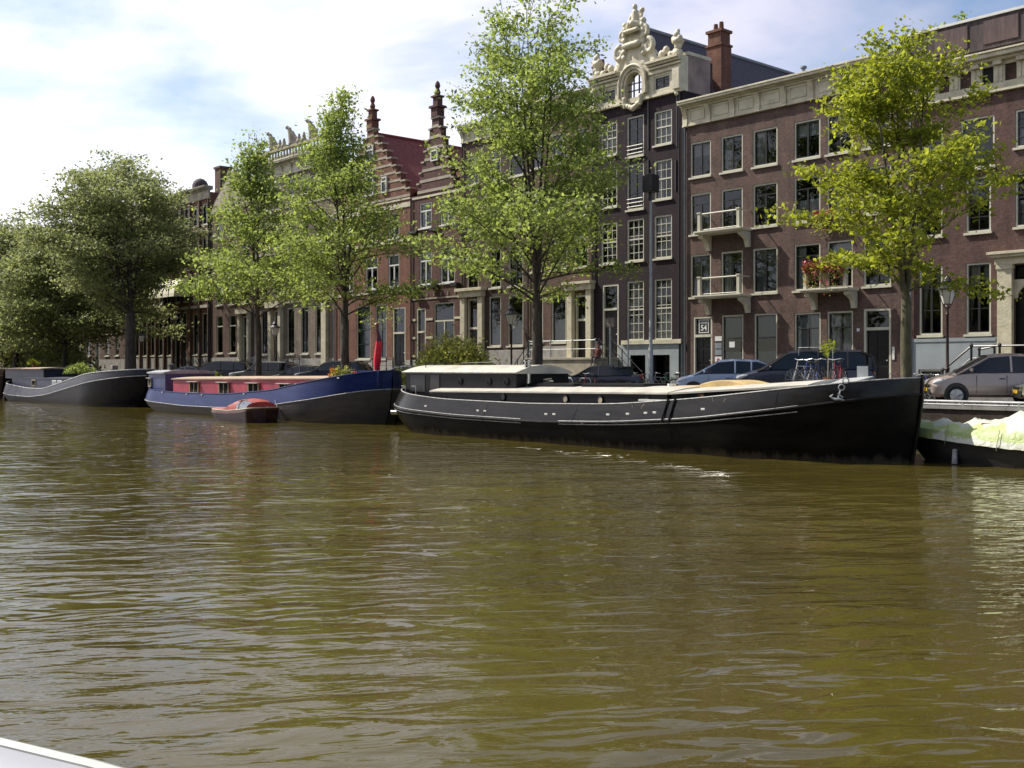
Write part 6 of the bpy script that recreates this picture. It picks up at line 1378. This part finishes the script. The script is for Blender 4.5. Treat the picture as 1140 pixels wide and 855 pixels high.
# ---------------------------------------------------------------- trees
def bez(p0, p1, p2, n):
    return [p0*(1-t)**2+p1*2*t*(1-t)+p2*t*t for t in [i/n for i in range(n+1)]]
def tree(label, X, Y, H, prof, tr, fork, nl, lm, leaf, per, seed, bark=BARK, lean=(0, 0), leaders=1, group='elm trees along the quay', shift=(0, 0), name='quay_tree', sub=9, drop=.0, spread=.30, twf=3, up=.55, sink=0.):
    """prof: [(height, radius)] of the crown outline; shift: crown centre offset"""
    rng = random.Random(seed); t = thing(name, label, 'tree', (X, Y, STREET), 0, group)
    def Rz(z, az):
        r = lerp_pts(prof, z) if z >= prof[0][0] else prof[0][1]
        return r*(.86+.22*math.sin(az*2+seed)+.13*math.sin(az*5+seed*2+z*.8))
    wood = MB(); sprays = []
    mains = []
    for k in range(leaders):
        a = 2*math.pi*k/leaders+seed; r = 0 if leaders == 1 else .16*lerp_pts(prof, H*.75)*2.2
        top = Vector((shift[0]+lean[0]+r*math.cos(a), shift[1]+lean[1]+r*math.sin(a), H*(1 if k == 0 else rng.uniform(.84, .96))))
        base = Vector((0, 0, fork*.9)); mid = base.lerp(top, .5)+Vector((rng.uniform(-.3, .3)-r*.35*math.cos(a)*.3, rng.uniform(-.3, .3), 0))
        mains.append(bez(base, mid, top, 16))
    tp = [Vector((0, 0, -.3)), Vector((.0, 0, .15)), Vector((.02, 0, .6)), Vector((rng.uniform(-.06, .06), rng.uniform(-.06, .06), fork*.5)), Vector((0, 0, fork*.9)), mains[0][1], mains[0][2]]
    wood.tube(tp, [tr*1.5, tr*1.25, tr*1.05, tr*.95, tr*.88, tr*.75/math.sqrt(leaders)*1.2, tr*.5], 12)
    for mp_ in mains:
        n = len(mp_); r0 = tr*.85/math.sqrt(leaders)
        wood.tube(mp_, [max(.014, r0*(1-i/(n-1))**.9) for i in range(n)], 8)
        for u in (.8, .86, .9, .94, .97, 1): p = mp_[min(n-1, int(u*(n-1)))]; sprays.append((p, .5)); 
    for k in range(nl):
        mp_ = mains[k % len(mains)]; u = (k+.5)/nl; u = u*.86; i = min(len(mp_)-2, int(u*16)); s = mp_[i].lerp(mp_[i+1], u*16-i)
        az = k*2.399+seed+rng.uniform(-.4, .4)
        ze = max(prof[0][0]-drop, min(H*.985, s.z+rng.uniform(.04, .30)*H*(1-u*.6)*up*2-(drop*rng.random() if u < .35 else 0))); R_ = Rz(ze, az)*rng.uniform(.72, 1.06)
        e = Vector((shift[0]+R_*math.cos(az), shift[1]+R_*math.sin(az), ze)); 
        cxy = Vector((s.x, s.y, 0)); mid = s.lerp(e, .5)+Vector((0, 0, (.10 if ze > s.z else .22)*(e-s).length))
        lb = bez(s, mid, e, 10); rr0 = tr*.33*(1-u*.75)/math.sqrt(leaders)**.5
        wood.tube(lb, [max(.010, rr0*(1-j/10)**.8) for j in range(11)], 6)
        Lb = (e-s).length; ns = max(4, int(sub*Lb/4))
        for q in range(ns):
            v = .22+.78*(q+rng.random())/ns; j = min(9, int(v*10)); p = lb[j].lerp(lb[j+1], v*10-j)
            d = (lb[j+1]-lb[j]).normalized(); side = Vector((-d.y, d.x, 0)); side = side.normalized() if side.length > .01 else Vector((1, 0, 0))
            l2 = Lb*rng.uniform(.16, .34)*(1.25-v*.5); sg = 1 if q % 2 else -1
            dd = (d*.7+side*sg*rng.uniform(.4, 1.0)+Vector((0, 0, rng.uniform(-.25, .6)))).normalized(); e2 = p+dd*l2
            wood.tube([p, p.lerp(e2, .5)+Vector((0, 0, .05*l2)), e2], [max(.008, rr0*.35*(1-v*.6)), .010, .006], 4)
            for w in range(twf):
                x = .35+.65*(w+rng.random())/twf; c = p.lerp(e2, x)+Vector((rng.gauss(0, spread*.6), rng.gauss(0, spread*.6), rng.gauss(0, spread*.4))); sprays.append((c, rng.uniform(.75, 1.25)))
        sprays.append((e, 1.0)); sprays.append((e+Vector((0, 0, .3)), .8))
    wood.build('trunk', bark, t, smooth=True)
    r2 = np.random.default_rng(seed); P = []; T = []
    for c, s in sprays:
        m = max(4, int(per*s*r2.uniform(.45, 1.5))); ax = r2.normal(size=3); ax[2] *= .35; ax /= np.linalg.norm(ax)
        g = r2.normal(size=(m, 3))*np.array([spread, spread, spread*.30])*s+np.outer(r2.uniform(-1, 1, m), ax)*spread*1.8
        P.append(g+np.array(c)-np.array([0, 0, 1])*(sink*np.linalg.norm(g[:, :2], axis=1))[:, None]); T.append(np.full(m, r2.uniform(.2, .8)))
    P = np.vstack(P); T = np.concatenate(T)
    leaf_cloud('crown', lm, t, P, leaf, flat=.3, seed=seed, tone=T, elong=1.45)
    return t
TX = lambda px_, Y=35.0: XP(px_, Y)
TY = 34.95
# heights above the street; radii in metres
tree('young lime green elm with a yellowish trunk right of the black barge bow', TX(1010), TY, 13.4, [(2.9, 2.8), (4.6, 4.2), (6.5, 4.3), (8.6, 3.7), (10.5, 2.9), (12.2, 1.8), (13.4, .5)], .19, 3.9, 48, L_LIME, .14, 16, 21, bark=BARKL, leaders=3, shift=(-.45, .2), sub=11, drop=1.1, spread=.23, up=.55)
tree('tallest elm, its airy crown rising past the top of the picture', TX(599), TY, 20.6, [(3.0, 5.4), (6, 7.0), (9, 6.6), (12.5, 5.4), (15.5, 4.2), (18, 2.7), (20.6, .7)], .27, 4.6, 76, L_MID, .15, 12, 34, leaders=5, shift=(-.7, .2), sub=10, drop=1.8, spread=.31, up=.55)
tree('slim-topped elm with a light green crown behind the red deckhouse', TX(386), TY, 18.4, [(2.4, 5.4), (5, 7.4), (8, 6.8), (11, 5.0), (13.5, 3.0), (15.6, 1.3), (18.4, .4)], .25, 4.4, 62, L_MID, .155, 13, 53, leaders=3, shift=(-1.0, .2), sub=10, drop=1.8, spread=.34)
tree('slender elm with a sparse top, left of the grand grey stone house', TX(289), TY, 17.4, [(2.8, 5.6), (5.5, 7.0), (8.5, 6.0), (11, 4.1), (13.2, 2.1), (15.5, 1.0), (17.4, .35)], .22, 4.6, 56, L_MID, .17, 12, 66, leaders=2, shift=(-.9, .2), sub=10, drop=1.4, spread=.35)
tree('broad dark elm with a thick trunk and a wide round crown at the left', TX(147), TY, 19.6, [(4.8, 4.2), (7.4, 5.6), (10, 8.8), (13.5, 8.4), (16.5, 6.0), (18.6, 3.4), (19.6, 1.2)], .46, 6.0, 100, L_OLIVE, .19, 13, 78, leaders=5, shift=(-3.2, .3), sub=10, drop=2.4, spread=.46, up=.5)
tree('spreading olive green tree over the slate blue barge', TX(74), TY, 14.5, [(1.0, 8.0), (3.5, 10.0), (6, 9.5), (9, 7.5), (14.5, 1.5)], .26, 3.0, 76, L_OLIVE, .22, 15, 81, leaders=4, shift=(-2, .2), sub=10, drop=1.2, spread=.5)
tree('far elm at the left edge, seen against the bright sky', TX(20), TY, 17.0, [(1.5, 8.5), (5, 10), (9, 8.6), (12.5, 6.0), (17.0, .8)], .3, 3.6, 70, L_OLIVE, .24, 14, 95, leaders=3, sub=10, drop=1.6, spread=.5)
tree('low bright green tree at the left edge behind the brown barge', TX(-8), TY+1.5, 8.5, [(.6, 8), (3, 9.5), (5, 8.5), (7, 5.5), (8.5, 1)], .28, 1.8, 44, L_LIME, .2, 18, 97, leaders=3, sub=9, drop=1.0, spread=.65)
# overhanging spray of a nearer tree at the left edge
def shrub(name, label, X, Y, Z, rx, ry, rz_, n, size, m, seed, cat='shrub', base=True, group=None):
    rng = np.random.default_rng(seed); t = thing(name, label, cat, (X, Y, Z), 0, group)
    c = rng.normal(size=(int(n/26), 3)); c /= np.linalg.norm(c, axis=1)[:, None]; c *= rng.uniform(.45, .95, len(c))[:, None]; c[:, 2] = np.abs(c[:, 2])
    c *= np.array([rx, ry, rz_]); P = np.repeat(c, 26, axis=0)+rng.normal(size=(len(c)*26, 3))*np.array([rx, ry, rz_])*.13
    P = P[P[:, 2] > .02]; leaf_cloud('foliage', m, t, P, size, seed=seed, elong=1.9)
    w = MB()
    for k in range(9):
        q = c[k % len(c)]; w.tube([(q[0]*.15, q[1]*.15, -.05), tuple(q*.5+np.array([0, 0, .1])), tuple(q)], [.03, .018, .008], 5)
    w.build('stems', BARK, t); return t
shrub('rounded_shrub', 'large rounded yellow-green shrub behind the black barge wheelhouse', XP(505, 36.4), 36.4, STREET, 3.3, 1.5, 2.85, 22000, .12, L_BUSH, 3)
shrub('rounded_shrub', 'wide dark green undergrowth below the far left trees', XP(55, 36.5), 36.5, STREET, 13, 1.8, 4.2, 15000, .24, L_OLIVE, 13)
shrub('roof_shrub', 'small bush growing on the roof of the maroon mansion above the lime green tree', XP(1061, 49), 49, 17.7, 1.0, .8, 1.7, 900, .14, L_MID, 31)
shrub('low_shrub', 'low yellow-green shrub filling the gap between the blue bow and the black barge', XP(452, 35.2), 35.2, STREET, 1.7, .8, 1.25, 3000, .10, L_BUSH, 5)
def pot_plant(label, X, Y, Z, rx, rz_, m, seed, n=420, pot=True, size=.09):
    t = shrub('potted_plant', label, X, Y, Z, rx, rx*.8, rz_, n, size, m, seed, 'plant')
    MB().lathe([(.13, -.30), (.18, -.02), (.2, 0), (.17, .0)], (0, 0, 0), 12).build('pot', mat('terracotta', (.22, .09, .05), .8), t); return t
pot_plant('amber leaved plant on the blue barge before its red cabin end', XP(372, 29.8), 29.8, 2.05, .38, .75, L_AUT, 4, size=.10)
pot_plant('lush green plant on the blue barge between the amber plant and the flagstaff', XP(381, 30.0), 30.0, 2.0, .75, .85, L_BUSH, 6, 1300)
pot_plant('leafy plants on the roof of the slate blue barge', XP(90, 31), 31, 2.35, 1.4, .9, L_MID, 8, 1600)
pot_plant('yellow-flowered box plant on the wheelhouse of the slate blue barge', XP(39, 30.5), 30.5, 3.1, .7, .55, L_LIME, 9, 500)
pot_plant('low yellow flowers on the quay left of the smoke grey car', XP(241, 35), 35, STREET+.3, .6, .8, L_LIME, 10, 500)
st_ = thing('potted_tree', 'thin standard tree in a terracotta pot on the black barge fore deck', 'plant', (XP(922, 31.0), 31.0, 2.0)); st_.scale = (.72, .72, .72)
MB().lathe([(.16, .35), (.22, .68), (.24, .7), (.2, .7)], (0, 0, 0), 12).box(-.3, .3, -.3, .3, 0, .349).build('pot', mat('terracotta', (.22, .09, .05), .8), st_, smooth=True)
MB().tube([(0, 0, .6), (.02, 0, 1.5), (0, 0, 2.0)], .02, 6).build('stem', mat('pale_stem', (.35, .32, .25), .8), st_)
rng = np.random.default_rng(3); leaf_cloud('foliage', L_LIME, st_, rng.normal(size=(90, 3))*np.array([.17, .17, .17])+np.array([0, 0, 2.05]), .13, seed=4)
ch = thing('white_chair', 'small white chair on the black barge fore deck right of the potted standard tree', 'chair', (XP(961, 30.6), 30.6, 2.12), .6); ch.scale = (.75, .75, .75)
MB().box(-.22, .22, -.22, .22, .43, .47).build('seat', WHITEP, ch); MB().box(-.22, .22, .19, .22, .5, 1.0).build('backrest', WHITEP, ch)
for x in (-.2, .2):
    for y in (-.2, .2): MB().box(x-.02, x+.02, y-.02, y+.02, 0, .429).build('leg', WHITEP, ch)

# ---------------------------------------------------------------- the opposite bank, behind the viewer: houses and trees that windows and water mirror
OPP = [o for o in COL.objects if o.name.startswith('canal_house') and o.parent is None]
x = 26.0
for k, i in enumerate((1, 3, 4, 2, 6, 1, 4, 3, 7, 2)):
    src = OPP[i]; wd = [c for c in ALLCH(src) if c.name.startswith('wall')][0].dimensions.x; wd = max(v[0] for v in [c for c in ALLCH(src) if c.name.startswith('wall')][0].bound_box)
    c = copy_tree(src); c.location = (x, -21, STREET); c.rotation_euler.z = math.pi; c['label'] = 'brick house on the opposite bank behind the viewer'; c['group'] = 'houses on the opposite bank'; x -= wd+.02
trs = [o for o in COL.objects if o.name.startswith('quay_tree') and o.parent is None]
for k, px_ in enumerate((14, 3, -9, -21, -34, -48, -62)):
    c = copy_tree(trs[(0, 2, 3, 1, 2, 3, 0)[k]]); c.location = (px_, -10.5, STREET); c.rotation_euler.z = k*1.3; c['label'] = 'elm on the opposite bank behind the viewer'; c['group'] = 'elms on the opposite bank'

# ---------------------------------------------------------------- sky, sun, camera
SKYOFF = (1.5, 5.4, 3.3)
SUN_AZ = Vector((-.93, -.37, 0)).normalized(); EL = R(47)
sd = Vector((SUN_AZ.x*math.cos(EL), SUN_AZ.y*math.cos(EL), math.sin(EL)))
W = bpy.data.worlds.new('World'); sc.world = W; W.use_nodes = True; nt = W.node_tree; L = nt.links; bg = nt.nodes['Background']; bg.inputs['Strength'].default_value = .10
sky = nn(nt, 'ShaderNodeTexSky'); sky.sky_type = 'NISHITA'; sky.sun_disc = False; sky.sun_elevation = EL; sky.sun_rotation = math.atan2(sd.x, sd.y); sky.air_density = 1.0; sky.dust_density = .6; sky.ozone_density = 2.0
tc = nn(nt, 'ShaderNodeTexCoord')
mp = nn(nt, 'ShaderNodeMapping'); mp.inputs['Scale'].default_value = (1, 1, 2.6); mp.inputs['Location'].default_value = SKYOFF; L.new(tc.outputs['Generated'], mp.inputs['Vector'])
n1 = nn(nt, 'ShaderNodeTexNoise'); n1.inputs['Scale'].default_value = 2.9; n1.inputs['Detail'].default_value = 7; n1.inputs['Roughness'].default_value = .52; n1.inputs['Distortion'].default_value = .25
L.new(mp.outputs[0], n1.inputs['Vector'])
dt = nn(nt, 'ShaderNodeVectorMath', operation='DOT_PRODUCT'); dt.inputs[1].default_value = tuple(SUN_AZ); L.new(tc.outputs['Generated'], dt.inputs[0])
ma = nn(nt, 'ShaderNodeMath', operation='MULTIPLY_ADD'); ma.inputs[1].default_value = .13; L.new(dt.outputs['Value'], ma.inputs[0]); L.new(n1.outputs['Fac'], ma.inputs[2])
rp = nn(nt, 'ShaderNodeValToRGB'); rp.color_ramp.elements[0].position = .38; rp.color_ramp.elements[0].color = (0, 0, 0, 1); rp.color_ramp.elements[1].position = .60; rp.color_ramp.elements[1].color = (1, 1, 1, 1); L.new(ma.outputs[0], rp.inputs[0])
cc_ = nn(nt, 'ShaderNodeMapRange'); cc_.inputs[1].default_value = .05; cc_.inputs[2].default_value = .72; cc_.inputs[3].default_value = 0; cc_.inputs[4].default_value = 1; L.new(dt.outputs['Value'], cc_.inputs[0])
cm = nn(nt, 'ShaderNodeMix', data_type='RGBA'); cm.inputs[6].default_value = (4.3, 4.3, 5.6, 1); cm.inputs[7].default_value = (9.2, 9.2, 10.2, 1); L.new(cc_.outputs[0], cm.inputs[0])
mx = nn(nt, 'ShaderNodeMix', data_type='RGBA'); L.new(rp.outputs[0], mx.inputs[0]); L.new(sky.outputs[0], mx.inputs[6]); L.new(cm.outputs[2], mx.inputs[7]); L.new(mx.outputs[2], bg.inputs['Color'])
sl = bpy.data.lights.new('sun', 'SUN'); sl.energy = 4.6; sl.angle = R(.6); sl.color = (1, .94, .84); so_ = bpy.data.objects.new('sun', sl); COL.objects.link(so_); so_.rotation_euler = sd.to_track_quat('Z', 'Y').to_euler(); so_.location = (0, 0, 60)
cd = bpy.data.cameras.new('camera'); cam = bpy.data.objects.new('camera', cd); COL.objects.link(cam); sc.camera = cam
cam.location = (0, 0, EYE); fw = Vector((-.752, .659, 0)); cam.rotation_euler = (R(90), 0, math.atan2(.752, .659)); cd.sensor_fit = 'HORIZONTAL'; cd.sensor_width = 36; cd.lens = 1200/1140*36
cd.shift_y = -(427.5-410)/1140*1.0; cd.clip_end = 3000; cd.clip_start = .05
cd.shift_y = -abs(cd.shift_y)
sc.view_settings.view_transform = 'Standard'; sc.view_settings.look = 'None'; sc.view_settings.exposure = .55; sc.view_settings.gamma = 1
sc.render.engine = 'CYCLES'; sc.cycles.max_bounces = 6; sc.cycles.transparent_max_bounces = 12; sc.cycles.diffuse_bounces = 3; sc.cycles.glossy_bounces = 3; sc.cycles.transmission_bounces = 3; sc.cycles.caustics_reflective = False; sc.cycles.caustics_refractive = False
for o in list(bpy.data.objects):
    if o.users_collection == (): bpy.data.objects.remove(o)
